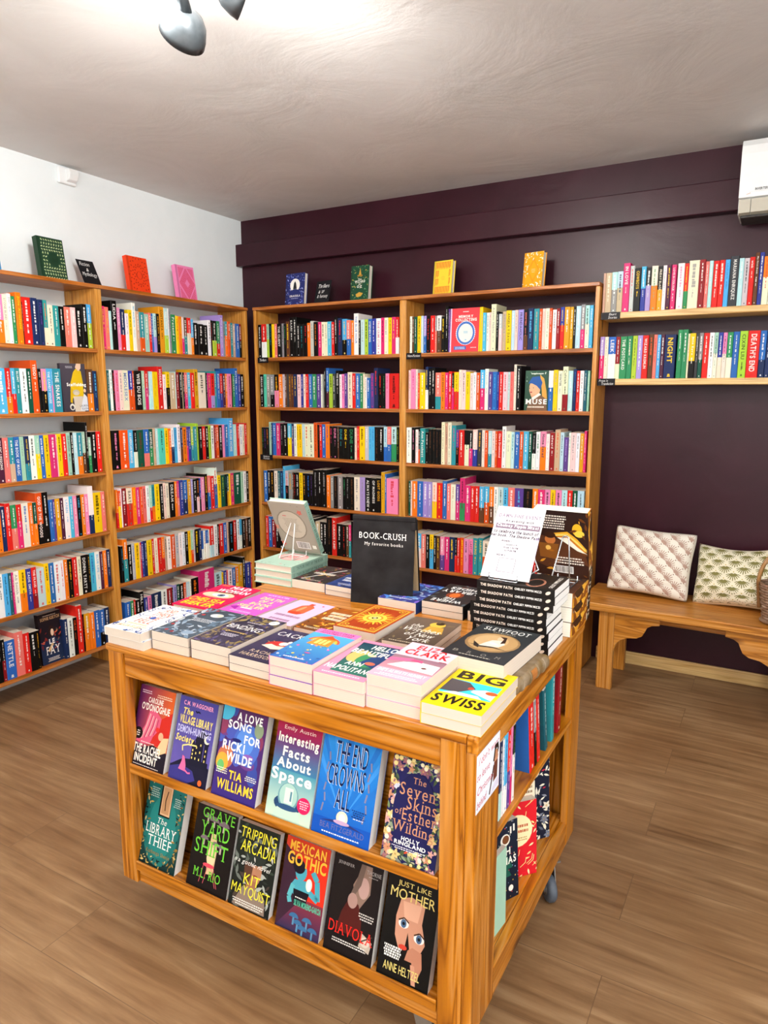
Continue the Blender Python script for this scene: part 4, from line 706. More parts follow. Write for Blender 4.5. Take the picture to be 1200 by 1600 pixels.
# old leather volume with a paperback pile on it
def leather():
    k = plain('olive_leather', '#7c5e28', .5, 0, .22, 30, .3); k2 = plain('tan_label', '#b06a22', .5)
    r = thing('leather_book', 'old olive-brown leather book under the dark moon-cover book, spine outward', 'book', (2.774, -2.408, g), (0, 0, math.radians(-4)))
    b = MB([k]); n = 10; q = []
    for i in range(n+1): t = -PI/2+PI*i/n; q.append((.012*math.cos(t), .017+.017*math.sin(t)))
    b.prism([(-.13, 0), (-.0, 0)]+q[1:-1]+[(0, .034), (-.13, .034), (-.13, .031), (-.004, .031), (-.004, .003), (-.13, .003)], 1, 0, .185); b.build('cover', r)
    b = MB([PAGE]); b.box((-.127, .004, .0032), (-.0042, .181, .0308)); b.build('page_block', r)
    b = MB([k]) 
    for y in (.03, .07, .115, .155): b.tube([(p[0]+.0005, y, p[1]) for p in q], .002)
    b.build('spine_band', r)
    b = MB([k2]); 
    for i in range(2, n-2): b.face([(q[i][0]+.0006, .078, q[i][1]), (q[i][0]+.0006, .107, q[i][1]), (q[i+1][0]+.0006, .107, q[i+1][1]), (q[i+1][0]+.0006, .078, q[i+1][1])], (.5, .3, .1))
    b.build('spine_label', r)
leather()
pile(1, .152, .228, .040, 2.607, -2.425, g+.0345, -3, 'thick dark paperback with a woman before a tan moon', slew, '#24262a')
# hardcovers at the back of the cart
pile(3, .158, .215, .0235, 1.838+.012, -1.752, g, 180, 'mint green hardcover pile under wire easel', A_TAY, '#a9c6b4', .004, hard=True, spine='#9bbcaa', spine_art=S_TAY)
pile(1, .135, .2, .03, 1.8445, -1.962, g, 0, 'thick dark paperback with red, gold painted figures behind the lilac-pink one', A_DARK, '#2a2422')
pile(2, .125, .195, .017, 1.990, -1.975, g, -2, 'navy blue paperback pile beside black sign', A_NAVY, '#22386e', .003)
pile(1, .13, .2, .034, 2.340, -1.815, g, 180, 'swirling blue fantasy book half hidden behind the black sign', A_BLUE, '#1f3a7a')
pile(2, .132, .205, .0205, 2.482, -1.795, g, 180, 'black paperback pile with white title beside black-spined stack', A_LIB, '#1b1b1d', .002)
lay(book('thin black book squeezed between the white-titled pile and black-spined stack', .03, .2, .03, '#1a1816'), 2.49, -1.99, g, 0)
# nine black-spined copies
r0 = None
POS = ['topmost', 'second from top', 'third from top', 'fourth from top', 'fifth from top', 'fourth from bottom', 'third from bottom', 'second from bottom', 'bottom']
for i in range(9):
    x = 2.787 if i < 3 else 2.768
    x += (.0, .001, -.002, 0, -.001, .001, .004, .003, .005)[i]; y = -2.165 if i < 3 else (-2.158 if i < 6 else -2.15)
    lb = POS[i]+' of nine identical black-spined paperbacks under the white notice'
    if r0 is None: r = r0 = book(lb, .132, .2, .0192, '#1c1816', A_SHAD, spine_art=S_SHAD, page='#f4f2ee', group='nine-high stack of black-spined paperbacks')
    else: r = dup(r0, label=lb)
    lay(r, x, y, g+(8-i)*.0195, 90)
# three orange-spined copies behind them
pile(3, .135, .2, .0405, 2.788, -1.788, g, 180, 'thick orange-patterned book pile behind black-spined stack', A_MAJ, '#4a2a1a', .002, spine='#c8781c', spine_art=maj_spine, page='#f4efe0')
# ------------------------------------------------------------------ wire easels
steel = plain('chrome_wire', '#c9ced2', .2, .9, .03); whitewire = plain('white_wire', '#e9e7e2', .35)
def easel(label, loc, yaw, mat, h=.13, w=.05, by=.052, ay=.0073):
    t = thing('wire_easel', label, 'easel', loc, (0, 0, math.radians(yaw)), group='wire book easels')
    R = .0019
    b = MB([mat]); n = 8; arc = [(w*.16*math.cos(PI*i/n), ay, h-.006+.006*math.sin(PI*i/n)) for i in range(n+1)]
    b.tube([(w*.5, by, R)]+[(x, y, z) for x, y, z in arc]+[(-w*.5, by, R)], R); b.build('back_leg', t)
    b = MB([mat]); 
    b.tube([(w*.5, by-.002, R), (w*.5, -.006, R), (w*.5, -.026, R), (w*.5, -.031, .004), (w*.5, -.031, .018)], R); b.tube([(-w*.5, by-.002, R), (-w*.5, -.006, R), (-w*.5, -.026, R), (-w*.5, -.031, .004), (-w*.5, -.031, .018)], R)
    b.tube([(w*.5, -.012, R), (-w*.5, -.012, R)], R*.9); b.tube([(w*.5, -.031, .004), (w*.5, -.034, R), (-w*.5, -.034, R), (-w*.5, -.031, .004)], R*.9); b.build('front_rest', t)
    return t
# mint display book on its easel: its back faces the room
ze = g+3*.0238
easel('white wire easel holding the mint book upright on the mint pile', (1.773, -1.845, ze+.0005), 180, whitewire, .125, .055)
r = book('mint hardcover leaning on white easel, showing its taupe back cover', .158, .215, .022, '#a9c6b4', A_TAY, spine='#9bbcaa', back='#a0988a', spine_art=S_TAY, back_art=tay_back, hard=True)
def show_back(r, x, y, z, yaw, lean, w, t):
    """book on its foot with its back cover towards -y (turned by yaw), head leaning away by lean; x, y, z = middle of the foot"""
    Rm = Matrix.Translation((x, y, z)) @ Matrix.Rotation(math.radians(yaw), 4, 'Z') @ Matrix.Rotation(math.radians(-lean), 4, 'X') @ Matrix.Rotation(PI/2, 4, 'X') @ Matrix.Rotation(PI, 4, 'Y')
    r.matrix_world = Rm @ Matrix.Translation((-w/2, 0, 0))

show_back(r, 1.772, -1.795, ze+.008, 0, -27, .158, .022)
zm = g+3*.0408
easel('chrome wire easel holding the brown and gold book behind black-spined stack', (2.742, -1.905, zm+.0005), 180, steel, .135, .055)
r = book('brown and gold book shown back cover first on chrome easel', .152, .2, .036, '#3a2118', A_MAJ, spine='#c8781c', back='#3a2118', spine_art=maj_spine, back_art=maj_back, page='#f6f0e0')
show_back(r, 2.722, -1.858, zm+.008, -1, -14, .152, .036)
zn = g+9*.0195
easel('chrome wire easel on the nine-high stack, holding the white notice', (2.652, -2.118, zn+.0005), -3, steel, .125, .075, .12, .067)
def notice():
    w, h = .13, .2
    b = MB([INK]); b.box((-w/2, 0, 0), (w/2, .0012, h), '#dcdad9')
    a = Art(b, (-w/2, 0, 0), (1, 0, 0), (0, 0, 1), (0, -1, 0), w, h, .00006)
    a.rect(0, 0, 1, 1, '#d6d2d9', '#dddbda'); a.poly([(.82, .1), (1, .2), (1, .62), (.8, .5)], '#c4b8d4'); a.poly([(0, .1), (.3, 0), (.4, .1), (.1, .24)], '#d4c8d2')
    a.text('DAMN FINE EVENT', .06, .845, .94, .895, '#8f7a8e', serif=1); a.text('An evening with', .22, .77, .82, .815, '#4a3c4a', ital=.22, bold=1)
    a.rect(.05, .685, .97, .755, '#7d6878'); a.text('Chelsey Pippin Mizzi', .08, .697, .94, .748, '#fbf8f6', serif=1)
    a.text('to celebrate the launch of', .04, .62, .97, .67, '#4a3c4a', ital=.22, bold=1); a.text('her book, The Shadow Path', .0, .56, 1, .61, '#4a3c4a', ital=.22, bold=1)
    a.text('WHEN ?', .24, .5, .46, .525, '#5c4e5c', serif=1); a.text('January 31', .36, .45, .6, .475, '#5c4e5c', serif=1); a.text('From 7.00 PM', .33, .41, .63, .435, '#5c4e5c', serif=1); a.text('to 9.00 PM', .36, .37, .6, .395, '#5c4e5c', serif=1)
    a.text('HOW ?', .22, .3, .4, .325, '#5c4e5c', serif=1)
    # the framed square for the code stays empty
    for q in ([(.3, .09), (.64, .09)], [(.64, .09), (.64, .275)], [(.64, .275), (.3, .275)], [(.3, .275), (.3, .09)]): a.line(q, .0008, '#6a6468')
    a.text('SCAN ME', .34, .04, .6, .065, '#a8a0a8', serif=1, bold=0)
    o = b.build('paper_notice'); tag(o, 'white event notice leaning on the chrome easel above the black-spined stack', 'notice')
    o.location = (2.652, -2.1445, zn+.0055); o.rotation_euler = (math.radians(-34), 0, math.radians(-2))
notice()
# ------------------------------------------------------------------ black folded sign
def crush():
    card = plain('black_card', '#151112', .7, 0, .03, 12, 0, .15); kraft = plain('brown_board', '#caa878', .7)
    t = thing('tent_sign', 'black folded card sign with white typewriter lettering standing on the cart', 'sign', (2.203, -1.985, g), (0, 0, math.radians(11)))
    w, h = .2, .272
    R = Matrix.Rotation(math.radians(-6), 4, 'X'); b = MB([INK, card]); b.M = R
    b.box((-w/2, 0, 0), (w/2, .0025, h), '#1d191a', 1)
    a = Art(b, (-w/2, 0, 0), (1, 0, 0), (0, 0, 1), (0, -1, 0), w, h, .00008)
    a.text('BOOK-CRUSH', .11, .745, .87, .815, '#f4f1ea', serif=1, bold=0); a.text('My favorite books', .2, .66, .82, .705, '#e8e4dc', serif=1, bold=0)
    b.build('front_leaf', t)
    hy = math.sin(math.radians(6))*h; hz = math.cos(math.radians(6))*h
    b = MB([card, kraft]); b.M = Matrix.Translation((0, hy+.006, hz-.004)) @ Matrix.Rotation(math.radians(9), 4, 'X')
    b.box((-w/2, 0, -h+.006), (w/2+.004, .0025, 0), mi=0); b.box((-w/2+.004, -.0012, -h+.01), (w/2, 0, -.02), mi=1); b.build('back_leaf', t)
    b = MB([card]); b.box((-w/2-.001, hy-.004, hz-.012), (w/2+.001, hy+.011, hz+.0015)); b.build('taped_fold', t, bevel=.002)
    b = MB([card]); b.box((w/2-.012, hy*.97-.007, hz-.036), (w/2+.003, hy*.97+.006, hz-.013)); b.build('corner_tape', t, bevel=.002)
crush()
# ------------------------------------------------------------------ covers shown on the cart's front
def rachel(a):
    a.hgrad(0, 0, 1, 1, '#5a1f5c', '#e0601c'); a.poly([(0, 0), (1, 0), (1, .25), (.6, .3), (.3, .24), (0, .3)], [lin('#1c1220')]*6)
    a.poly([(.35, .3), (1, .3), (1, .75), (.62, .6)], '#c8281c'); a.poly([(.1, .3), (.3, .52), (.36, .7), (.5, .74), (.72, .64), (.7, .5), (.56, .4), (.5, .3), (.3, .28)], '#d85a7a')
    for i in range(9): a.line([(.24+.04*i, .34+.01*i), (.34+.035*i, .52), (.4+.03*i, .67-.006*i)], .003, ('#f2b0b0', '#e87a8a', '#b8385c')[i % 3], step=.2)
    a.poly([(.78, .2), (.98, .26), (1, .44), (.84, .42), (.74, .3)], '#f0c090'); a.ell(.78, .43, .07, .05, '#f0a884'); a.ell(.66, .5, .05, .03, '#e8322c')
    a.text('CAROLINE', .28, .8, .7, .87, '#f8ece0'); a.text("O\u2019DONOGHUE", .12, .7, .92, .79, '#f8ece0'); a.text('THE RACHEL', .08, .17, .86, .28, '#f8ece0'); a.text('INCIDENT', .14, .055, .78, .16, '#f8ece0')
    a.circ(.15, .4, .12, '#1c1418'); a.small(.1, .36, .2, .44, 3, '#f4e8e0', 2); a.small(.06, .9, .36, .95, 2, '#f4d8e0', 3); a.small(.5, .88, .94, .93, 2, '#f8d8b8', 4); a.small(.05, .015, .95, .035, 1, '#e8d8d0', 5); a.small(.2, .3, .7, .32, 1, '#f4e8e0', 6)
def village(a):
    a.rect(0, 0, 1, 1, '#6a5aa8', '#4a4492'); a.poly([(0, .16), (.3, .27), (.6, .3), (1, .24), (1, 0), (0, 0)], '#1a1730'); a.poly([(0, .14), (.3, .2), (.6, .16), (.7, .06), (.5, 0), (0, 0)], '#3a3480')
    for x, w, h in ((.62, .1, .26), (.72, .14, .34), (.86, .1, .24), (.54, .08, .18)):
        a.rect(x-w/2, .26, x+w/2, .26+h, '#17142a'); a.poly([(x-w*.7, .26+h), (x+w*.7, .26+h), (x, .26+h+.09)], '#17142a')
        for k in range(3): a.rect(x-.015, .3+h*.25*k, x+.01, .325+h*.25*k, '#f2d878')
    a.rect(.5, .22, .96, .3, '#17142a'); a.circ(.86, .56, .075, '#f4ecc8'); a.circ(.89, .575, .065, '#5650a0')
    a.poly([(.24, .14), (.42, .13), (.42, .2), (.36, .3), (.3, .31), (.3, .24)], '#e0699a'); a.line([(.4, .15), (.5, .12), (.56, .13)], .004, '#e0699a'); a.line([(.28, .36), (.26, .42), (.4, .45), (.62, .46)], .0035, '#f2dc8a')
    a.text('C.M. WAGGONER', .12, .9, .9, .955, '#f0a0c8', bold=1); a.text('The', .14, .79, .4, .87, '#f4dc7a', ital=.2); a.text('VILLAGE LIBRARY', .08, .68, .94, .78, '#f4dc7a'); a.text('DEMON-HUNTING', .06, .57, .94, .66, '#c8c4ec'); a.text('Society', .05, .44, .54, .55, '#f4dc7a', ital=.25)
    a.line([(.46, .86), (.5, .84), (.54, .86), (.58, .84)], .003, '#1a1730'); a.line([(.76, .63), (.82, .61), (.88, .63)], .003, '#1a1730'); a.ell(.84, .055, .05, .035, '#e8642c')
def ricki(a):
    a.rect(0, 0, 1, 1, '#3a2a7a', '#5a2a5a'); rnd = random.Random(4)
    for i in range(16): a.ell(rnd.random(), rnd.uniform(.3, 1), rnd.uniform(.08, .2), rnd.uniform(.05, .13), rnd.choice(('#4a58b0', '#6a3a80', '#3a4a9a', '#8a3a5a', '#4a3a8a')), step=.5)
    a.ell(.62, .6, .3, .22, '#4a6ac0'); a.ell(.58, .62, .2, .14, '#5a8ad8'); a.ell(.2, .42, .18, .12, '#c8704a'); a.ell(.14, .36, .14, .1, '#e8a83c'); a.ell(.12, .32, .08, .06, '#6ab86a'); a.ell(.06, .92, .2, .12, '#4ab0d0'); a.ell(.7, .48, .12, .03, '#8a5ab0'); a.ell(.4, .62, .1, .02, '#22246a')
    a.ell(.85, .78, .1, .08, '#8a9a7a')
    a.text('A LOVE', .34, .83, .9, .92, '#fbf8f2'); a.text('SONG', .16, .73, .68, .82, '#fbf8f2'); a.text('FOR', .56, .61, .92, .7, '#fbf8f2'); a.text('RICKI', .1, .5, .6, .6, '#fbf8f2'); a.text('WILDE', .22, .385, .8, .485, '#fbf8f2'); a.text('TIA', .34, .21, .64, .3, '#f4cc3c'); a.text('WILLIAMS', .1, .08, .92, .19, '#f4cc3c'); a.small(.04, .24, .3, .31, 3, '#f0ead8', 3); a.small(.7, .24, .96, .3, 3, '#f0ead8', 5)
def space(a):
    a.rect(0, .82, 1, 1, '#8a2458', '#b01a3c'); a.rect(0, .5, 1, .82, '#3a78a0', '#6a2a66'); a.rect(0, 0, 1, .5, '#cfe4c8', '#4a94a8')
    a.text('Emily Austin', .16, .9, .86, .955, '#f2d8cc', bold=0); a.text('Interesting', .06, .745, .96, .875, '#fbf4e4'); a.text('Facts', .2, .635, .8, .74, '#fbf4e4'); a.text('About', .1, .52, .86, .62, '#fbf4e4'); a.text('Space', .02, .345, .92, .505, '#fbf4e4')
    a.ell(.46, .16, .3, .09, '#24426a'); a.ell(.46, .24, .23, .14, '#6a9aa0'); a.ell(.46, .25, .2, .125, '#a8ccc0'); a.rect(.38, .17, .56, .33, '#d8ead8'); a.rect(.5, .2, .54, .3, '#5a8a9a'); a.poly([(.16, 0), (.8, 0), (.72, .12), (.26, .13)], '#c2dcc8'); a.ell(.46, .13, .24, .03, '#2c5078'); a.circ(.82, .2, .145, '#e0205a'); a.small(.72, .16, .92, .25, 4, '#f8d0d8', 3)
def crowns(a):
    a.rect(0, 0, 1, 1, '#1458b8', '#2a8ad8')
    for k in range(13): t = .25+2.6*k/12; a.poly([(.5, .2), (.5+1.2*math.cos(t), .2+1.2*math.sin(t)), (.5+1.2*math.cos(t+.09), .2+1.2*math.sin(t+.09))], '#3c8edc' if k % 2 else '#2470c4', step=.3)
    for x in (.14, .86):
        for i in range(6): a.line([(x+(.02 if i % 2 else -.02), .22+.1*i), (x, .3+.1*i)], .004, '#7a7a98', step=.3)
    for t, y0, y1, x0, x1 in (('THE END', .72, .93, .24, .8), ('CROWNS', .5, .7, .16, .8), ('ALL', .29, .48, .34, .6)):
        a.text(t, x0-.006, y0-.004, x1-.006, y1-.004, '#e8eef8', bold=0); a.text(t, x0, y0, x1, y1, '#0e1c4a', bold=0)
    a.rect(0, 0, 1, .17, '#1250b0'); a.poly([(.12, .14), (.5, .19), (.9, .13), (.5, .15)], '#2a3470'); a.circ(.5, .21, .1, '#f4e0c0'); a.circ(.5, .21, .06, '#fdf4dc'); a.ell(.5, .165, .14, .02, '#c2a0c0')
    a.text('BEA FITZGERALD', .14, .075, .9, .13, '#6a6a98', bold=0); a.small(.16, .03, .86, .055, 1, '#e8eef8', 3); a.small(.64, .25, .9, .33, 4, '#1a2c64', 4); a.small(.66, .235, .88, .25, 1, '#f4f4f8', 6)
def seven(a):
    a.rect(0, 0, 1, 1, '#1c1c4c', '#24205a'); rg = lambda x, y: (x < .13 or x > .87) or y > .86 or y < .13
    a.scatter(420, 'leaf', ['#5a6a48', '#7a8a5a', '#4a5a3a', '#8a9a7a', '#3c4a38', '#a8a88a'], 3, rg, (.04, .1)); a.scatter(90, 'flower', ['#c88a6a', '#a86a72', '#e0c080', '#d8a0a0', '#8a5a70'], 8, rg, (.06, .1)); a.scatter(90, 'dot', ['#f0d890', '#e8b8a0', '#f4ecc8'], 5, rg, (.04, .09))
    for cx, cy, s in ((.12, .66, 1), (.86, .4, -1)): a.line([(cx, cy-.06), (cx+.08*s, cy-.02), (cx+.1*s, cy+.04), (cx+.02*s, cy+.06), (cx-.02*s, cy+.02)], .008, '#cfcfe0')
    a.scatter(16, 'leaf', ['#8a8a7a', '#a8a08a', '#6a6a5a'], 2, lambda x, y: y < .1, (.08, .14)); a.leaf(.42, .1, .1, .6, '#e0502c')
    a.ell(.5, .5, .39, .375, '#1e1c50', n=28)
    C = '#d2946e'; K = dict(serif=1, bold=0)
    a.text('The', .42, .77, .66, .83, C, **K); a.text('Seven', .2, .64, .86, .76, C, **K); a.text('Skins', .36, .52, .9, .64, C, **K); a.text('of', .16, .45, .28, .51, C, **K); a.text('Esther', .3, .41, .92, .52, C, **K); a.text('Wilding', .14, .26, .92, .395, C, **K); a.text('HOLLY', .34, .215, .68, .255, '#fbf8f2'); a.text('RINGLAND', .22, .17, .8, .21, '#fbf8f2'); a.small(.16, .125, .84, .16, 2, '#e8e4f0', 4)
def libthief(a):
    a.rect(0, 0, 1, 1, '#0e2a2a', '#1c6a66'); a.ell(.5, .48, .46, .46, '#1d6d68'); a.ell(.5, .5, .36, .38, '#24807a')
    a.scatter(260, 'leaf', ['#0c1c1c', '#0a1414', '#c8a050', '#a87a34', '#8a6a30', '#e0c07a'], 5, lambda x, y: min(x, 1-x) < .13 or y < .12, (.03, .07)); a.rect(.36, .62, .66, 1, '#0a1616'); a.rect(.4, .64, .65, 1, '#d8b088'); a.rect(.42, .66, .62, .98, '#c09064'); a.scatter(14, 'leaf', ['#3a1c14', '#a8321c', '#f0dcc0'], 4, lambda x, y: .42 < x < .62 and .68 < y < .96, (.05, .1))
    a.line([(.52, .7), (.5, .82), (.54, .94)], .003, '#3a1c14'); a.text('The', .38, .53, .62, .6, '#f4f2ea', serif=1, bold=0, ital=.2); a.text('LIBRARY', .1, .39, .9, .51, '#f8f6f0', serif=1, bold=0); a.text('THIEF', .2, .25, .82, .37, '#f8f6f0', serif=1, bold=0); a.text('Kuchenga Shenj\u00e9'.replace('\u00e9', 'e'), .2, .14, .82, .2, '#a8843c', serif=1, bold=0); a.small(.1, .82, .32, .95, 5, '#b8ccc0', 4); a.small(.72, .78, .92, .9, 5, '#b8ccc0', 5)
def grave(a):
    a.rect(0, 0, 1, 1, '#161010', '#1c1412'); a.poly([(.44, .2), (.6, .22), (.62, .5), (.56, .7), (.44, .7), (.42, .45)], '#d8b88a'); a.ell(.5, .42, .1, .12, '#e8d0a0')
    for x, y, s in ((.3, .86, .1), (.46, .84, .12), (.7, .82, .13), (.28, .6, .1), (.56, .57, .09), (.7, .56, .09)): a.ell(x, y, s, s*.5, '#7a6870', a0=0, a1=PI); a.rect(x-.02, y-.07, x+.02, y, '#b8a89c')
    for x0, x1 in ((.36, .3), (.46, .4), (.6, .74), (.54, .7)): a.line([(x0, .3), (x1, .08)], .0014, '#d8606a', step=.3)
    a.ell(.48, .31, .14, .025, '#d8485a'); G_ = '#6ec93a'
    a.text('GRAVE', .16, .86, .94, .985, G_, serif=1, bold=0); a.text('YARD', .16, .64, .86, .82, G_, serif=1, bold=0); a.text('SHIFT', .08, .42, .88, .6, G_, serif=1, bold=0); a.text('M.L. RIO', .14, .14, .8, .25, G_, serif=1, bold=0)
def trip(a):
    a.rect(0, 0, 1, 1, '#171a18', '#22261f'); a.scatter(80, 'leaf', ['#3a4438', '#6a7068', '#a8aca4', '#2a3028', '#4a3c34'], 6, None, (.06, .16)); a.ell(.5, .48, .2, .2, '#b07a5c'); a.poly([(.36, .36), (.62, .36), (.6, .2), (.38, .2)], '#a06a4c'); a.ell(.56, .42, .06, .014, '#7a2c2c'); a.ell(.38, .5, .1, .2, '#5a3a2c'); a.ell(.5, .64, .26, .1, '#2a2f2a'); a.poly([(.1, .02), (.9, .02), (.86, .2), (.6, .28), (.3, .26)], '#8a7668'); a.scatter(26, 'leaf', ['#2a2f2a', '#c8c4bc', '#5a6058'], 3, lambda x, y: .58 < y < .86, (.06, .12))
    Y_ = '#f0e23a'; a.text('TRIPPING', .08, .82, .95, .95, Y_, bold=0, ital=.1); a.text('ARCADIA', .12, .66, .97, .8, Y_, bold=0, ital=.1); a.text('a gothic novel', .1, .5, .9, .57, '#f4f2ec', bold=0, ital=.3); a.text('KIT', .3, .3, .7, .42, Y_, bold=0, ital=.05); a.text('MAYQUIST', .04, .14, .97, .28, Y_, bold=0, ital=.05); a.small(.08, .03, .9, .11, 3, '#f0ece0', 4)
def mexican(a):
    a.rect(0, 0, 1, 1, '#2c2a4c', '#c8381c'); a.rect(.3, .38, 1, .84, '#d8301c'); a.poly([(0, 0), (.4, .3), (.26, .8), (0, .9)], '#3a2030')
    a.ell(.42, .66, .13, .1, '#4aa0b0'); a.ell(.36, .71, .14, .08, '#1a1420'); a.poly([(.3, .56), (.56, .58), (.6, .44), (.5, .36), (.3, .4), (.22, .48)], '#4aa0b0'); a.line([(.56, .5), (.86, .42), (.8, .62), (.68, .7)], .014, '#4aa0b0'); a.line([(.28, .5), (.22, .36), (.26, .3)], .012, '#5ab0b8'); a.poly([(.3, .46), (.66, .46), (.6, .3), (.34, .3)], '#17131c'); a.ell(.63, .55, .07, .07, '#d8ecd0'); a.ell(.63, .55, .045, .05, '#f4fae8')
    for x, y in ((.5, .1), (.7, .16), (.62, .06), (.84, .08), (.4, .16)): a.ell(x, y, .11, .05, '#3a6a94', a0=0, a1=PI); a.rect(x-.02, y-.08, x+.02, y, '#5a8aac')
    Y_ = '#f0b43a'; a.text('MEXICAN', .1, .86, .92, .97, Y_, slant=-.0); a.text('GOTHIC', .08, .71, .96, .85, Y_); a.text('SILVIA MORENO-GARCIA', .36, .29, .97, .355, '#5ac0a0'); a.small(.36, .37, .62, .395, 1, '#f0ece0', 3)
def diavola(a):
    a.rect(0, 0, 1, 1, '#171112', '#1e1615'); a.poly([(.62, .98), (.78, .98), (.8, .7), (.62, .52), (.5, .6), (.44, .74)], '#8a6e60'); a.ell(.66, .74, .11, .11, '#b8948a'); a.poly([(.56, .98), (.66, .98), (.6, .76), (.46, .6), (.4, .62), (.5, .8)], '#6a564c'); a.poly([(.4, .6), (.6, .56), (.7, .4), (.72, .22), (.2, .24), (.28, .44)], '#4e1a16'); a.ell(.47, .58, .1, .08, '#a8847a'); a.poly([(.74, .3), (.96, .24), (.92, .12), (.7, .16)], '#b8a898'); a.ell(.82, .22, .09, .05, '#d0c0b0'); a.line([(.7, .2), (.95, .3)], .003, '#4a3a30')
    a.text('JENNIFER', .08, .9, .42, .94, '#a8a09c', serif=1, bold=0); a.text('THORNE', .68, .9, .97, .94, '#a8a09c', serif=1, bold=0); a.text('DIAVOLA', .06, .2, .97, .32, '#e0281f', serif=1, bold=0); a.small(.62, .42, .95, .5, 3, '#d8d0c8', 3); a.small(.14, .11, .88, .16, 2, '#e8e0d8', 4); a.small(.7, .87, .94, .885, 1, '#a8a09c', 6)
def mother(a):
    a.rect(0, 0, 1, 1, '#0e0c0b', '#141110'); a.poly([(.3, .78), (.5, .82), (.76, .78), (.74, .6), (.8, .5), (.84, .42), (.78, .34), (.6, .3), (.5, .34), (.36, .3), (.26, .42), (.24, .6)], '#c88f74'); a.poly([(.34, .76), (.7, .77), (.66, .6), (.4, .6)], '#dba68a'); a.poly([(.5, .48), (.58, .3), (.46, .26)], '#17110f'); a.poly([(.62, .36), (.8, .34), (.84, .2), (.76, .06), (.66, .1), (.64, .22), (.5, .22), (.54, .32)], '#b87c62'); a.poly([(.62, .2), (.7, .2), (.76, .02), (.68, .02)], '#c88f74')
    for x, y in ((.4, .55), (.72, .46)): a.ell(x, y, .1, .045, '#f2e6e0'); a.ell(x, y, .055, .042, '#4a6484'); a.circ(x, y, .028, '#16181e'); a.line([(x-.1, y+.02), (x, y+.055), (x+.1, y+.02)], .003, '#4a2c1c')
    a.ell(.44, .33, .08, .025, '#c8402f'); Y_ = '#e8d27a'
    a.text('JUST LIKE', .2, .88, .84, .945, Y_, bold=0); a.text('MOTHER', .08, .77, .94, .87, Y_, bold=0); a.text('ANNE HELTZEL', .12, .07, .82, .15, Y_, bold=0); a.small(.08, .19, .44, .31, 5, '#f0ece4', 4, .75)
def shown(label, art, cover, x, z, w, h, t, lean=17, dx=0, y=CY0+.006):
    r = book(label, w, h, t, cover, art, page='#efece6'); stand(r, x, y, z, dx, lean); return r
z1, z0 = .4755, .1885
shown('purple and orange book with pink-haired woman on the upper cart shelf', rachel, '#4a2038', 1.785, z1, .128, .208, .022)
shown('violet book with castle and pink cat on the upper cart shelf', village, '#4a4492', 1.930, z1, .129, .209, .02)
shown('purple and blue book with large white and yellow title, upper cart shelf', ricki, '#3a2a7a', 2.078, z1, .138, .226, .024)
shown('green-blue book with an astronaut helmet, upper cart shelf', space, '#9ac2b8', 2.2475, z1, .127, .22, .018)
shown('wide bright blue book with thin dark lettering, upper cart shelf', crowns, '#1f6cc4', 2.380, z1, .150, .225, .032)
shown('navy book ringed with flowers on the upper cart shelf', seven, '#1f1d50', 2.560, z1, .127, .215, .02)
shown('teal book with cream serif title on the lower cart shelf', libthief, '#12403e', 1.792, z0, .139, .215, .026)
shown('black book with green lettering and grey mushrooms, lower cart shelf', grave, '#161010', 1.975, z0, .137, .205, .018)
shown('dark leafy book with yellow brush lettering, lower cart shelf', trip, '#171a18', 2.118, z0, .128, .202, .018)
shown('red book with blue-skinned woman on the lower cart shelf', mexican, '#2c2a4c', 2.267, z0, .126, .21, .022)
shown('black book with red-dressed woman and red title, lower cart shelf', diavola, '#171112', 2.407, z0, .128, .212, .024)
shown('black book with a cracked doll face, lower cart shelf', mother, '#0e0c0b', 2.549, z0, .126, .218, .026)
# ------------------------------------------------------------------ open end of the cart
def side_book(label, y, w, h, c, c2, tc, title, lean, seed, d=.128, side=None):
    b = MB([INK]); spine_mesh(b, w, h, d, c, c2, tc, title, random.Random(seed), side); o = b.build('paperback_book')
    o.matrix_world = Matrix.Translation((2.764, y, .5285)) @ Matrix.Rotation(PI/2, 4, 'Z') @ Matrix.Rotation(math.radians(-lean), 4, 'Y'); tag(o, label, 'book', 'books in the open end of the cart')
yy = -2.478
for lb, w, h, c, c2, tc, ti, ln, sd in (
    ('slim orange spine in the cart end, half hidden by the taped paper', .011, .18, 'O', 'O', 'w', None, 0, 1), ('black spine in the cart end beside the taped paper', .014, .178, 'k', 'k', 'w', None, 0, 2),
    ('navy spine over pale foot in the cart end', .019, .185, 'B', 'C', 'w', None, 0, 3), ('white spine with blue flecks in the cart end', .013, .182, 'w', 'w', 'b', None, 0, 4),
    ('sky blue over white spine in the cart end', .021, .187, 'c', 'w', 'b', None, 0, 5), ('red and violet spine in the cart end', .019, .188, 'r', 'v', 'w', None, 0, 6),
    ('pink spine in the cart end next to a black one', .014, .188, 'p', 'P', 'k', None, 0, 7), ('black and white spine in the cart end', .017, .186, 'k', 'w', 'g', None, 0, 8)):
    side_book(lb, yy, w-.0006, h, c, c2, tc, ti, ln, sd); yy += w
side_book('leaning blue-covered book with a red spine in the cart end', -2.262+.032, .034, .19, 'r', 'r', 'w', None, 9, 9, side='b')
side_book('grey patterned book leaning on the red one in the cart end', -2.19, .016, .185, 'e', 'k', 'w', None, 9.5, 10)
side_book('red hardcover with black edges leaning in the cart end', -2.168, .019, .192, 'r', 'r', 'w', None, 9.5, 11)
side_book('dark teal book tilting in the cart end', -2.105, .021, .185, 'T', 'T', 'C', None, 12, 12)
side_book('bright teal book with white stars in the cart end', -2.050, .022, .194, 't', 't', 'w', None, 4, 13)
side_book('dark red hardcover upright at the far end of the cart shelf', -1.995, .03, .198, 'R', 'R', 'W', None, 0, 14)
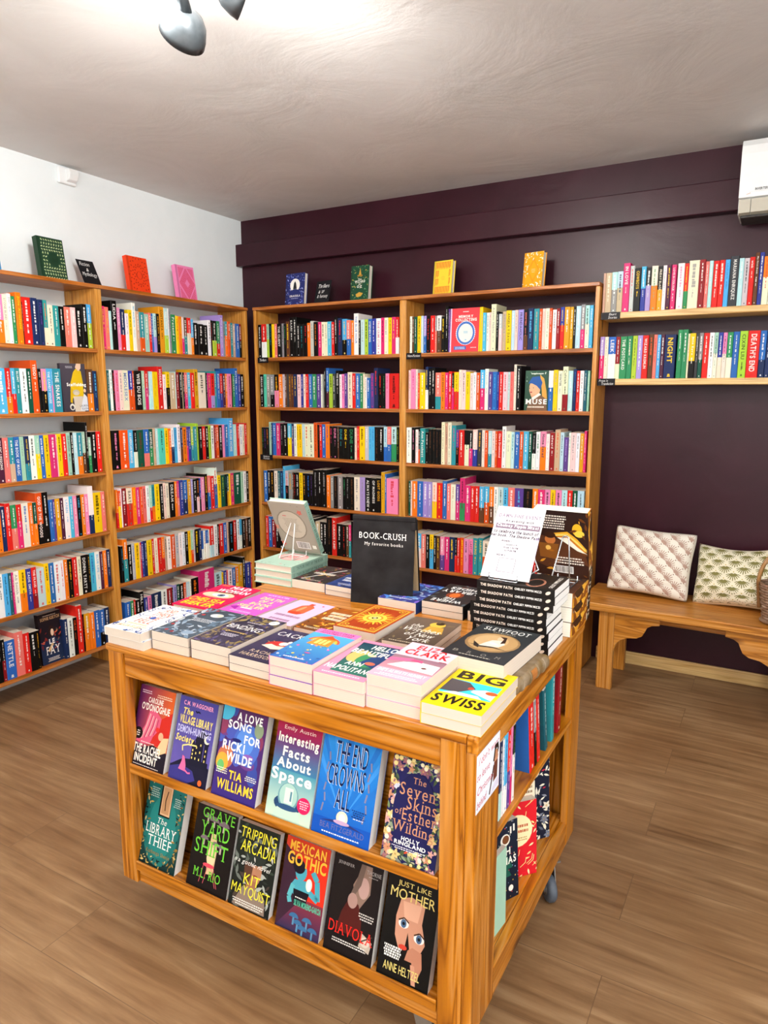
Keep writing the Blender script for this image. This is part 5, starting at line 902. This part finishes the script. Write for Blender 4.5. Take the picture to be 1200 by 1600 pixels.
A_FLOR = cov(0, ('rect', 0, 0, 1, 1, '#1c2134'), ('scatter', 130, 'leaf', ['#f0ead4', '#5a6274', '#d8d2be', '#8a8f9c', '#f4eedc'], 4, None, dict(size=(.05, .12))), ('scatter', 16, 'leaf', ['#c8304a'], 6, None, dict(size=(.04, .08))), ('scatter', 10, 'flower', ['#7a8090', '#e8e0cc'], 3, None, dict(size=(.08, .12))))
def lantern(a):
    a.rect(0, 0, 1, 1, '#d8202c'); a.scatter(40, 'leaf', ['#f4e4b0', '#f0d890'], 7, None, (.05, .09)); rnd = random.Random(5)
    for i in range(14): x, y = rnd.random(), rnd.random(); a.line([(x, y), (x+.12, y+.05), (x+.14, y+.12)], .0018, '#f0d890', step=.2)
    a.circ(.56, .62, .34, '#f6e6b4'); a.small(.3, .58, .84, .72, 2, '#b8502c', 9, .5); a.small(.34, .48, .8, .54, 2, '#b88a4a', 4)
def french(a):
    a.rect(0, 0, 1, 1, '#141c2c', '#1a2436'); a.scatter(60, 'dot', ['#f0ead8', '#d8a84a', '#c8404a', '#8aa0c8'], 3, None, (.012, .03)); a.poly([(.44, .04), (.66, .04), (.57, .16), (.55, .32), (.53, .16)], '#a88444'); a.poly([(.5, .4), (.86, .4), (.68, .62)], '#1c5a4a'); a.poly([(.54, .3), (.82, .3), (.68, .46)], '#1c5a4a')
    a.circ(.68, .78, .12, '#f4f0e4'); a.circ(.69, .785, .085, '#7a4a2c'); a.leaf(.5, .9, .16, 1, '#d8902c', .6); a.leaf(.56, .92, .14, 2, '#c87a24', .6); a.circ(.22, .2, .1, '#a8c4e0'); a.circ(.5, .27, .07, '#d87a5a'); a.rect(.8, .84, .84, .93, '#f4f0e4'); a.rect(.88, .86, .92, .95, '#f4f0e4'); a.ell(.8, .14, .06, .04, '#f4f0e4'); a.circ(.36, .76, .07, '#4a5a9a')
    a.text('A', .2, .7, .3, .75, '#f8f4e8', bold=1); a.text('FRENCH', .06, .58, .8, .68, '#f8f4e8', bold=1); a.text('CHRISTMAS', .03, .46, .94, .56, '#f8f4e8', bold=1); a.small(.2, .4, .7, .44, 2, '#d8d4c8', 3)
def corner(r, bx, by, deg, w, lean, z=.1985):     # lower right corner of the cover at (bx, by)
    c, s = math.cos(math.radians(deg)), math.sin(math.radians(deg)); stand(r, bx-w*c, by-w*s, z, deg, lean)
corner(book('navy book with cream leaf pattern inside the cart end', .13, .245, .02, '#1c2134', A_FLOR), 2.750, -1.973, 50, .13, 4)
corner(book('red book with cream circle inside the cart end', .13, .205, .022, '#d8202c', lantern), 2.764, -2.138, 49, .13, 4)
o = book('small cream booklet tucked behind the red book in the cart end', .12, .24, .008, '#f0e6cc', cov(0, ('rect', 0, .93, .6, .96, '#8a2430'), ('rect', 0, .89, .6, .92, '#8a8a5a'), ('small', .62, .86, .95, .97, 2, '#8a6a4a', 3, .5))); corner(o, 2.752, -2.115, 49, .12, 4)
corner(book('night-blue holiday book with white lettering inside the cart end', .13, .205, .02, '#141c2c', french), 2.750, -2.240, 62, .13, 4)
corner(book('thin mint book at the near end of the lower cart compartment', .09, .2, .012, '#a8d4bc'), 2.752, -2.345, 84, .09, 1)
def taped():
    w, h = .124, .122
    b = MB([INK]); b.box((0, 0, 0), (.0008, w, h), '#eef2fa'); a = Art(b, (.0008, 0, 0), (0, 1, 0), (0, 0, 1), (1, 0, 0), w, h)
    a.rect(0, 0, 1, 1, '#e4ecf8', '#eef3fb'); R_ = '#c8324a'
    for t, x0, x1, y in (("I don\u2019t want", .08, .96, .8), ('to leave', .02, .56, .55), ('Christmas', .04, .74, .3), ('behind', .02, .44, .07)): a.text(t, x0, y, x1, y+.13, R_, ital=.35, bold=0)
    a.poly([(.7, .12), (.96, .2), (.98, .06), (.62, .02)], '#dcd8ec'); a.poly([(.72, .2), (.9, .22), (.92, .52), (.86, .6), (.76, .56), (.74, .4)], '#6a3a2c'); a.ell(.83, .66, .09, .08, '#b8805c'); a.poly([(.74, .7), (.78, .84), (.92, .84), (.96, .72), (.92, .64), (.88, .76), (.8, .74), (.76, .56), (.7, .58)], '#2c1a14'); a.poly([(.76, .6), (.94, .62), (.92, .54), (.76, .54)], '#c89070'); a.line([(.74, .5), (.62, .2), (.56, .06)], .006, '#4a3028')
    o = b.build('paper_note'); tag(o, 'white paper note with red script and a woman, taped on the cart stile', 'note'); o.location = (CX1+.0004, -2.6195, .643)
taped()
# ------------------------------------------------------------------ faced-out books among the spines and on top of the bookcases
def wall_face(r, y, z, lean=9, x=.2, yaw=90):      # cover looks away from the white wall, left edge at y
    stand(r, x, y, z, yaw, lean)
def scaff(a):
    a.rect(0, 0, 1, 1, '#3a3640', '#4a444e'); a.poly([(.3, .28), (.36, .6), (.5, .82), (.66, .92), (.82, .84), (.86, .6), (.84, .3)], '#d8b41c'); a.poly([(.34, .5), (.28, .2), (.36, .18), (.44, .46)], '#c8a414'); a.poly([(.44, .0), (.42, .32), (.8, .32), (.84, 0)], '#cabfae'); a.poly([(.6, .92), (.66, 1), (.84, 1), (.82, .9), (.72, .84)], '#e2bfa4'); a.poly([(.66, .02), (.76, .2), (.86, .38), (.98, .3), (.98, .02)], '#d4d8e0'); a.ell(.34, .1, .1, .07, '#d8d4c8'); a.ell(.34, .09, .06, .04, '#3a3640'); a.ell(.55, .4, .14, .06, '#b8ae98'); a.ell(.55, .38, .1, .04, '#cabfae'); a.ell(.9, .44, .05, .04, '#e2bfa4')
    a.text('Scaffolding', .2, .51, .97, .6, '#fbfaf6'); a.text('LAUREN', .64, .1, .97, .145, '#2c3448', bold=0); a.text('ELKIN', .72, .04, .97, .085, '#2c3448', bold=0); a.small(.2, .9, .5, .95, 2, '#c8c4c8', 3)
def fay(a):
    a.rect(0, 0, 1, 1, '#1b1a2a', '#1e1416'); a.rect(0, 0, 1, .46, '#22304e', '#1c2440'); a.scatter(60, 'leaf', ['#a8302c', '#c8503a', '#7a2420', '#d87a50'], 4, lambda x, y: .3 < y < .8 and (x < .35 or x > .65), (.06, .16)); a.ell(.52, .62, .13, .12, '#2a1a18'); a.ell(.55, .6, .07, .07, '#e8c8a8'); a.poly([(.42, .5), (.66, .52), (.7, .3), (.4, .26)], '#22304e'); a.poly([(.3, .28), (.5, .4), (.56, .36), (.34, .22)], '#d8b27a'); a.scatter(24, 'leaf', ['#8a8a5a', '#c2a070', '#5a5a44'], 6, lambda x, y: x > .72 and y < .7, (.05, .12))
    a.text('SOPHIE KEETCH', .1, .86, .94, .92, '#d8a878', serif=1, bold=0); a.text('LE', .36, .38, .62, .48, '#f6f2ea', serif=1); a.text('FAY', .2, .18, .82, .34, '#f6f2ea', serif=1, bold=0); a.small(.24, .04, .76, .12, 3, '#e8e0d8', 3); a.small(.2, .94, .8, .96, 1, '#d8c0b0', 4)
def memory(a):
    a.rect(0, 0, 1, 1, '#e2424a'); a.rect(0, 0, .06, 1, '#f0d4e8'); 
    for i in range(26): a.circ(.03, .02+.038*i, .016, '#b89ad0', n=6, step=.1)
    a.rect(.97, 0, 1, 1, '#f2d21c'); a.small(.42, .9, .62, .94, 1, '#fbe8e4', 3); a.text('MEMORY', .28, .78, .76, .84, '#fbf6ee', serif=1); a.text('COLLECTING', .18, .7, .88, .765, '#fbf6ee', serif=1)
    for i in range(36): t = 2*PI*i/36; a.circ(.53+.3*math.cos(t), .43+.3*math.sin(t)*a.w/a.h*1.12, .03, '#e8ecf8', n=6, step=.05)
    a.ell(.53, .43, .3, .265, '#4a74c0'); a.ell(.53, .43, .24, .215, '#eceae0'); a.scatter(14, 'sq', ['#e0903c', '#8ac0d8', '#c85a5a', '#5a8a5a', '#f0c83c'], 4, lambda x, y: (x-.53)**2*18+(y-.43)**2*24 < .8, (.02, .035)); a.rect(.46, .42, .6, .48, '#b8d0d8')
    a.rect(.16, .05, .56, .13, '#3f6ab8'); a.small(.19, .06, .53, .12, 2, '#dce4f4', 4); a.small(.68, .08, .92, .11, 1, '#fbe8e4', 6)
def muse(a):
    a.rect(0, 0, 1, 1, '#2c4a3a', '#38584a'); a.scatter(26, 'leaf', ['#c8d8c8', '#7fa48c', '#e8f0e4'], 3, edge(.16), (.04, .09))
    # a plain profile portrait with a headscarf stands in for the printed artwork
    a.poly([(.62, .9), (.8, .8), (.92, .5), (.96, .3), (.76, .3), (.7, .62)], '#d8a04a'); a.ell(.42, .56, .24, .22, '#e2b28c'); a.poly([(.14, .68), (.3, .84), (.6, .86), (.74, .7), (.66, .52), (.5, .62), (.3, .68)], '#2f5aa0'); a.circ(.2, .56, .016, '#2c2018'); a.circ(.36, .57, .016, '#2c2018'); a.ell(.27, .46, .05, .018, '#b04a44'); a.poly([(.24, .4), (.56, .4), (.6, .26), (.36, .28)], '#d8a680'); a.poly([(.2, .26), (.62, .42), (.9, .3), (.98, 0), (.1, 0)], '#7a5a44'); a.poly([(.3, .32), (.62, .44), (.7, .4), (.36, .26)], '#f0ece0')
    a.text('MUSE', .04, .16, .96, .29, '#fbf8f0', serif=1); a.small(.12, .06, .88, .13, 1, '#f4ecd8', 3); a.small(.2, .9, .84, .95, 1, '#e4ece0', 5)
def facing(label, art, cover, u0, u1, vbot, vtop, unit, z, hard=False, t=.02, lean=6, inset=.012, **k):
    """stand a book face out between two measured columns of its foot"""
    if unit == 'L':
        a, b = at(u0, vbot, 0, DP-inset), at(u1, vbot, 0, DP-inset); w = b.y-a.y; h = z_of(vtop, DP-inset, (a.y+b.y)/2)-z
    else:
        yv = -DP+inset; a, b = at(u0, vbot, 1, yv), at(u1, vbot, 1, yv); w = b.x-a.x; h = z_of(vtop, (a.x+b.x)/2, yv)-z
    r = book(label, w, h/math.cos(math.radians(lean)), t, cover, art, hard=hard, **k)
    if unit == 'L': stand(r, DP-inset, a.y, z+.0004, 90, lean)
    else: stand(r, a.x, yv, z+.0004, 0, lean)
    return r
facing('grey book showing a yellow jumper, faced out on the white-wall shelf', scaff, '#3a3640', 101, 139.5, 642, 568, 'L', SZ[1], t=.018, lean=3)
facing('dark book with red leaves and white serif title, faced out, bottom white-wall shelf', fay, '#1e1416', 67, 103, 1028, 958, 'L', SZ[5], t=.026, lean=4, inset=.02)
facing('red book with a blue-rimmed oval, faced out on the top shelf', memory, '#e2424a', 701.5, 748.5, 551, 481, 'B', SZ[0], t=.018, lean=3, page='#f4f2ea')
facing('green book with blue-scarfed portrait, faced out beside white and blue spines', muse, '#2c4a3a', 818.5, 855, 641.5, 579, 'B', SZ[1], t=.02, lean=3)
def ornate(bg, fg, style, seed):
    def f(a):
        a.rect(0, 0, 1, 1, bg); a.rect(0, 0, .1, 1, mix(bg, '#000000', .25)); rnd = random.Random(seed)
        if style == 'tile':
            for i in range(9):
                for j in range(12):
                    x, y = .17+i*.095, .06+j*.08
                    if (x-.55)**2*6+(y-.5)**2*8 > .3: a.circ(x, y, .03, fg if (i+j) % 2 else mix(fg, bg, .5), n=4, step=.02); a.leaf(x, y, .06, .8+j, mix(fg, '#ffffff', .15), .5)
            a.k += 1; a.ell(.55, .5, .2, .16, mix(bg, '#000000', .2))
        elif style == 'leafy':
            for k in range(5):
                for s in range(16): t = 2*PI*s/16+k*.2; r_ = .1+.09*k; a.leaf(.54+r_*math.cos(t), .5+r_*1.15*math.sin(t), .08, t*(1 if k % 2 else -1), fg, .5)
            a.k += 1; a.ell(.54, .5, .12, .1, bg)
        elif style == 'chevron':
            for k in range(9):
                m = .05+.045*k; w_ = .45-m*.9; a.line([(.55-w_, .5), (.55, .5+w_*1.05), (.55+w_, .5), (.55, .5-w_*1.05), (.55-w_, .5)], .003, fg, step=.1)
            for x, y in ((.14, .06), (.94, .06), (.14, .94), (.94, .94)):
                for k in range(6): d = .05+.05*k; a.line([(x, y+(d if y < .5 else -d)), (x+(d if x < .5 else -d), y)], .003, fg, step=.05)
            a.k += 1; a.poly([(.55, .62), (.68, .5), (.55, .38), (.42, .5)], bg)
        elif style == 'drac':
            a.scatter(90, 'leaf', ['#7a8ad8', '#a8b4f0', '#4a5ab8'], 4, None, (.03, .07)); a.scatter(26, 'dot', ['#e8d8a0'], 7, None, (.012, .025)); a.circ(.5, .64, .26, '#f2f0ea'); a.poly([(.4, .52), (.44, .7), (.5, .76), (.56, .68), (.6, .52)], '#26282e'); a.ell(.5, .34, .32, .18, bg); a.text('DRACULA', .24, .28, .8, .34, '#f2f0ea', serif=1); a.small(.3, .22, .7, .25, 1, '#c8d0f0', 3)
        elif style == 'wiz':
            a.scatter(80, 'leaf', ['#4a8a5a', '#7fae7a', '#c2a04a'], 4, edge(.22), (.04, .08)); a.poly([(.42, .72), (.5, .94), (.58, .72)], '#c89a3c'); a.rect(.36, .7, .64, .74, '#a87a2c'); a.text('The', .4, .6, .6, .64, '#f2f0e4', serif=1); a.text('WIZARD', .22, .52, .8, .59, '#f2f0e4', serif=1); a.text('OF', .44, .46, .56, .5, '#f2f0e4'); a.text('OZ', .36, .38, .64, .45, '#f2f0e4', serif=1); a.poly([(.3, .2), (.5, .26), (.72, .22), (.6, .14), (.4, .12)], '#c89a3c'); a.scatter(20, 'dot', ['#e8d8a0'], 7, None, (.015, .03))
        elif style == 'bars':
            for i in range(9):
                for j in range(4):
                    x, y = .12+i*.09, .05+j*.235
                    if not (.25 < x < .78 and .3 < y+.1 < .72): a.line([(x, y), (x, y+.2), (x+.045, y+.2), (x+.045, y+.04)], .003, fg, step=.02)
            a.k += 1
            for q in ((.52, .5, .24, .13), (.52, .5, .14, .21), (.52, .5, .19, .17)): a.ell(*q, bg, n=8)
            a.small(.42, .44, .62, .56, 3, '#c88a3c', 3, .2)
        elif style == 'gold':
            a.scatter(90, 'leaf', ['#f4f0e0', '#f6e8b8'], 6, edge(.26), (.05, .1)); a.poly([(.52, .84), (.84, .5), (.52, .16), (.2, .5)], '#e0941c'); a.poly([(.52, .76), (.76, .5), (.52, .24), (.28, .5)], bg); a.small(.42, .44, .62, .56, 3, '#f4e8c0', 3, .2)
    return f
def top_book(label, art, cover, unit, a0, w, h, t, deep, lean=8, page='#e9e4d6', yaw=0):
    r = book(label, w, h, t, cover, art, hard=True, page=page)
    if unit == 'L': stand(r, deep, a0, ZT+.0006, 90+yaw, lean)
    else: stand(r, a0, -deep, ZT+.0006, yaw, lean)
top_book('dark green ornate hardcover standing on the white-wall bookcase', ornate('#22402c', '#b4c488', 'tile', 1), '#22402c', 'L', -1.600, .138, .2, .03, .16)
top_book('orange-red hardcover with dark leaves standing on the white-wall bookcase', ornate('#e8431c', '#8a1f10', 'leafy', 2), '#e8431c', 'L', -1.084, .138, .195, .028, .16)
top_book('pink hardcover with red chevrons standing on the white-wall bookcase', ornate('#ec86b8', '#d83a5a', 'chevron', 3), '#ec86b8', 'L', -.738, .145, .2, .028, .16)
top_book('blue book at the frame edge on the white-wall bookcase top', ornate('#2a86c0', '#8ac8e8', 'chevron', 3), '#2a86c0', 'L', -1.938, .14, .2, .03, .16)
top_book('dark blue hardcover with a white moon on the purple-wall bookcase', ornate('#262e6a', '#8a9ae0', 'drac', 4), '#262e6a', 'B', .470, .15, .198, .03, .16, 6, yaw=-4)
top_book('green hardcover with gold tower on the purple-wall bookcase', ornate('#1f4a34', '#c2a04a', 'wiz', 5), '#1f4a34', 'B', .948, .128, .205, .036, .16, 6, yaw=-4)
top_book('pale yellow hardcover with orange bars on the purple-wall bookcase', ornate('#f0d03c', '#d8602c', 'bars', 6), '#f0d03c', 'B', 1.488, .118, .185, .03, .16, 6, yaw=-8)
top_book('golden yellow hardcover with cream diamond frame on the purple-wall bookcase', ornate('#eea21c', '#f4e8c0', 'gold', 7), '#eea21c', 'B', 2.0, .108, .182, .034, .16, 6, yaw=-10)
def chalk(label, unit, a0, w, h, lines, lean, skew=0):
    b = MB([INK]); b.box((0, 0, 0), (w, .003, h), '#17161a'); a = Art(b, (0, 0, 0), (1, 0, 0), (0, 0, 1), (0, -1, 0), w, h)
    for t, x0, y0, x1, y1 in lines: a.text(t, x0, y0, x1, y1, '#f0efec', ital=.25, bold=0)
    o = b.build('chalk_sign'); tag(o, label, 'sign', 'chalk signs on the bookcases')
    o.matrix_world = Matrix.Translation((.15, a0, ZT+.0006) if unit == 'L' else (a0, -.15, ZT+.0006)) @ Matrix.Rotation(math.radians(90 if unit == 'L' else -8), 4, 'Z') @ Matrix.Rotation(math.radians(-lean), 4, 'X') @ Matrix.Rotation(math.radians(skew), 4, 'Y')
chalk('black chalk sign with three white handwritten lines on the white-wall bookcase', 'L', -1.356, .1, .15, [('Fiction', .12, .78, .7, .92), ('&', .4, .58, .54, .7), ('Mythology', .08, .36, .94, .54)], 26)
chalk('black chalk sign between the dark blue and green hardcovers', 'B', .682, .118, .145, [('Thrillers', .16, .7, .9, .86), ('& SF', .2, .48, .62, .6), ('& fantasy', .16, .24, .88, .42)], 14)
def shelf_tag(label, unit, u, z, w, lines):
    h = .034 if z > 0 else .03; y = -DP-.0005 if unit == 'B' else -WSD-.0005
    b = MB([INK]); b.box((-w/2, 0, -h), (w/2, .0015, 0), '#19171a'); b.box((-w/2, .0015, -.0012), (w/2, .03, 0), '#19171a'); a = Art(b, (-w/2, 0, -h), (1, 0, 0), (0, 0, 1), (0, -1, 0), w, h)
    for t, x0, y0, x1, y1 in lines: a.text(t, x0, y0, x1, y1, '#ecebe8', ital=.25, bold=0)
    o = b.build('shelf_tag'); tag(o, label, 'shelf tag', 'black shelf tags'); o.location = (u, y, z+.0013)
shelf_tag('small black shelf tag under the top row of the corner bookcase', 'B', .341, SZ[0], .085, [('Thrillers', .2, .3, .8, .75)])
shelf_tag('small black shelf tag under the third row of the corner bookcase', 'B', .347, SZ[2], .1, [('Science', .25, .55, .75, .85), ('Fiction', .25, .15, .75, .45)])
shelf_tag('small black shelf tag under the top row beside the red book', 'B', 1.41, SZ[0], .092, [('Non-Fiction', .08, .35, .92, .75)])
shelf_tag('small black tag on the upper wall shelf edge', 'W', 2.463, 1.826, .09, [('Short', .4, .55, .8, .88), ('Stories', .38, .1, .84, .45)])
shelf_tag('small black tag on the lower wall shelf edge', 'W', 2.458, 1.511, .086, [('Prose in', .1, .55, .6, .85), ('Translation', .25, .1, .9, .45)])
# ------------------------------------------------------------------ bench, cushions, basket
def bench():
    r = thing('bench', 'long pine bench with scalloped brackets under the wall shelves', 'bench', (2.435, -.25, 0), (0, 0, math.radians(-1.6)))
    part('seat', M['bench_x'], r, (0, -.185, .402), (1.5, .2, .44), .004)
    def leg(x0, x1, d): 
        part('leg', M['bench_z'], r, (x0, -.155, 0), (x1, -.118, .4015), .004); part('leg', M['bench_z'], r, (x0, .13, 0), (x1, .167, .4015), .004)
        xe = x1 if d > 0 else x0
        prof = [(0, .4015), (.205, .4015), (.205, .365), (.17, .358), (.15, .345), (.14, .32), (.13, .3), (.105, .285), (.06, .278), (.03, .262), (.012, .24), (0, .2)]
        for y in (-.152, .133):
            b = MB([M['bench_x']]); b.prism([(xe+d*(px+.0004), pz-.0004) for px, pz in prof], 1, y, y+.03); b.build('bracket', r, bevel=.002, weld=True)
    leg(.098, .172, 1); leg(.862, .936, -1)
    part('apron', M['bench_x'], r, (.18, -.02, .33), (.855, .02, .4015), .002)
bench()
def cushion(label, loc, rot, w, h, t, base, motif, dot, up, seed, sag=0):
    c = thing('cushion', label, 'cushion', loc, rot, 'cushions on the bench'); N = 30
    def pt(i, j, s):
        u, v = i/N*2-1, j/N*2-1
        k = max(0, (1-abs(u)**2.2))*max(0, (1-abs(v)**2.2)); d = t*.5*k**.5*(1+sag*(-v)*.5)
        pu = 1-.075*(1-v*v)*abs(u)**2; pv = 1-.085*(1-u*u)*abs(v)**2
        cr = 1-.05*(abs(u)*abs(v))**5
        fold = .007*math.exp(-((v+.35+.25*u)/.10)**2)*(1 if u < .1 else .3)+.006*math.exp(-((v+.72-.1*u)/.07)**2)
        return Vector((u*w/2*pu*cr, s*max(d-(fold if k > .05 else 0), 0), h/2+v*h/2*pv*cr-sag*.02*(1-u*u)*(v+1)))
    k = NT('cushion_linen'); k.setv(Roughness=.9); k.b.inputs['Specular IOR Level'].default_value = .1
    a = k.n('ShaderNodeVertexColor', layer_name='Col'); k.l(a.outputs['Color'], k.b.inputs['Base Color']); tc = k.n('ShaderNodeTexCoord'); nz = k.n('ShaderNodeTexNoise', Scale=500.0); k.l(tc.outputs['Object'], nz.inputs['Vector']); k.bump(nz.outputs['Fac'], .2, .0006)
    b = MB([k.m])
    for s in (-1, 1):
        for i in range(N):
            for j in range(N): b.face([pt(i, j, s), pt(i+1, j, s), pt(i+1, j+1, s), pt(i, j+1, s)], base, 0, True)
    b.build('cover', c, weld=True)
    m = MB([k.m])     # printed fans follow the swelling of the front
    def on(x, z):
        i, j = (x/(w/2)/.97+1)/2*N, (z/h)*N; i = min(max(i, .6), N-.6); j = min(max(j, .6), N-.6)
        i0, j0 = int(i), int(j); fi, fj = i-i0, j-j0
        p = pt(i0, j0, -1)*(1-fi)*(1-fj)+pt(i0+1, j0, -1)*fi*(1-fj)+pt(i0, j0+1, -1)*(1-fi)*fj+pt(i0+1, j0+1, -1)*fi*fj
        return p+Vector((0, -.0014, 0))
    pol = lambda x, z, an, r: on(x+math.cos(an)*r, z+math.sin(an)*r)
    st = .078; row = 0; z = .02
    while z < h-.012:
        x = -w/2+(.012 if row % 2 else .012+st/2)
        while x < w/2-.01:
            for q in range(8):
                a0 = up-1.15+2.3*q/8; m.face([pol(x, z, a0, .006), pol(x, z, a0, .021), pol(x, z, a0+2.3/8, .021), pol(x, z, a0+2.3/8, .005)], motif)
            for q in range(9):
                an = up-1.15+2.3*q/8; L = .043-.008*abs(q-4)/4
                m.face([pol(x, z, an-.105, .02), pol(x, z, an+.105, .02), pol(x, z, an+.05, L*.92), pol(x, z, an, L), pol(x, z, an-.05, L*.92)], motif)
            xx, zz = x-math.cos(up)*.004, z-math.sin(up)*.004
            m.face([on(xx-.0035, zz), on(xx, zz-.0035), on(xx+.0035, zz), on(xx, zz+.0035)], dot); x += st
        z += st*.45; row += 1
    m.build('printed_fans', c)
cushion('cream cushion with pinkish-brown fans leaning on the purple wall', (2.708, -.225, .448), (math.radians(-20), math.radians(2), math.radians(-3)), .40, .345, .15, '#efe9dc', '#b89888', '#84644f', .8, 1)
cushion('cream cushion with olive green fans next to the basket', (3.112, -.225, .445), (math.radians(-24), math.radians(-5), math.radians(-12)), .41, .315, .21, '#efe8cf', '#857f4c', '#c0ae52', -PI/2, 2, .5)
def basket():
    r = thing('basket', 'brown wicker basket with a cane handle at the bench end', 'basket', (3.312, -.345, .4415))
    cane = plain('honey_cane', '#b07a34', .4, 0, .2, 25); wick = plain('brown_wicker', '#8a5f36', .6, 0, .25, 60, .3)
    b = MB([wick])
    for k in range(14): z = .012+k*.0125; R = .085+.025*k/14; b.tube([((R+.003*math.sin(i*PI/2+k*PI))*math.cos(2*PI*i/32), (R*.8)*math.sin(2*PI*i/32), z) for i in range(33)], .0065, n=6)
    b.lathe([(0, .004), (.1, .004), (.1, .012), (0, .012)], Matrix.Scale(.8, 4, (0, 1, 0))); b.build('woven_body', r)
    b = MB([cane]); b.tube([(.116*math.cos(t), 0, .17+.17*math.sin(t)) for t in [PI*i/18 for i in range(19)]], .009, n=10); b.tube([(.116, 0, .172), (.104, 0, .06)], .008); b.tube([(-.116, 0, .172), (-.104, 0, .06)], .008); b.build('handle', r)
basket()
# ------------------------------------------------------------------ wall fittings
plastic = plain('white_plastic', '#eceeee', .35, 0, .02); grey_p = plain('warm_grey_plastic', '#b9b3a2', .4, 0, .02); dark_p = plain('dark_gap', '#26211f', .6)
def aircon():
    r = thing('air_conditioner', 'white wall air conditioner at the ceiling above the wall shelves', 'air conditioner', (2.982, 0, 2.2))
    b = MB([plastic]); prof = [(-.001, .012), (-.19, .012), (-.205, .07), (-.205, .072), (-.224, .075), (-.228, .25), (-.222, .285), (-.2, .312), (-.001, .314)]
    b.prism(prof, 0, 0, .85); b.build('body', r, bevel=.008, weld=True)
    b = MB([grey_p]); b.prism([(-.185, .006), (-.219, .014), (-.223, .068), (-.206, .07)], 0, .004, .048); b.prism([(-.185, .006), (-.219, .014), (-.223, .068), (-.206, .07)], 0, .0505, .84); b.build('air_flap', r)
    b = MB([dark_p]); b.box((.01, -.2, -.004), (.83, -.04, .0065)); b.build('outlet', r, bevel=.004)
    b = MB([INK]); a = Art(b, (.03, -.2262, .08), (1, 0, 0), (0, 0, 1), (0, -1, 0), .4, .05); a.rect(.02, .3, .9, .315, '#c8ccca'); a.text('INVERTER', .08, .4, .2, .6, '#5a5a5a'); a.line([(.0, .12), (.04, .22)], .002, '#d0a08a'); b.build('badge', r)
aircon()
def alarm():
    r = thing('motion_sensor', 'small white motion sensor high on the white wall at the ceiling', 'sensor', (0, -1.318, 2.47))
    b = MB([plastic]); b.box((.0005, -.05, 0), (.022, .05, .078)); b.build('base', r, bevel=.006)
    b = MB([plastic]); b.prism([(.021, .012), (.045, .02), (.056, .045), (.05, .07), (.021, .074)], 1, -.012, .04); b.build('lens_cover', r, bevel=.004, weld=True)
alarm()
# ------------------------------------------------------------------ ceiling spotlights
def spots(label, cx, cy, heads):
    r = thing('spotlight_fixture', label, 'ceiling light', (cx, cy, H)); gun = plain('gunmetal_lacquer', '#3c4246', .3, .3, .04); lamp = NT('lit_bulb')
    lamp.b.inputs['Emission Color'].default_value = (1, .95, .86, 1); lamp.b.inputs['Emission Strength'].default_value = 14
    b = MB([gun]); b.lathe([(0, -.001), (.075, -.001), (.078, -.012), (.07, -.024), (0, -.024)], Matrix()); b.build('ceiling_plate', r)
    for (dx, dy, dz), aim in heads:
        s = bpy.data.objects.new('spot_head', None); COLL.objects.link(s); s.parent = r
        D = Vector(aim).normalized(); P = Vector((dx, dy, dz)); T = Matrix.Translation(P) @ Matrix.Scale(1.18, 4) @ D.to_track_quat('Z', 'Y').to_matrix().to_4x4()
        b = MB([gun]); b.tube([(dx*.25, dy*.25, -.02), P*.55+Vector((0, 0, -.01)), P-D*.01], .0155, n=12); b.build('arm', s)
        b = MB([gun]); b.lathe([(0, -.028), (.014, -.028), (.03, -.02), (.043, -.004), (.05, .018), (.052, .034), (.0505, .034), (.048, .018), (.04, -.002), (.02, -.016)], T, n=32); b.build('shade', s)
        b = MB([lamp.m]); b.lathe([(0, .03), (.02, .028), (.034, .02), (.038, .008), (.03, -.004), (0, -.008)], T, n=20); b.build('bulb', s)
spots('gunmetal ceiling spotlight above the middle of the shop', 1.90, -2.46, [((-.105, .175, -.165), (-.75, .3, -.5)), ((.062, .155, -.125), (.55, .75, -.3)), ((.1, -.2, -.1), (.6, -.6, -.3))])
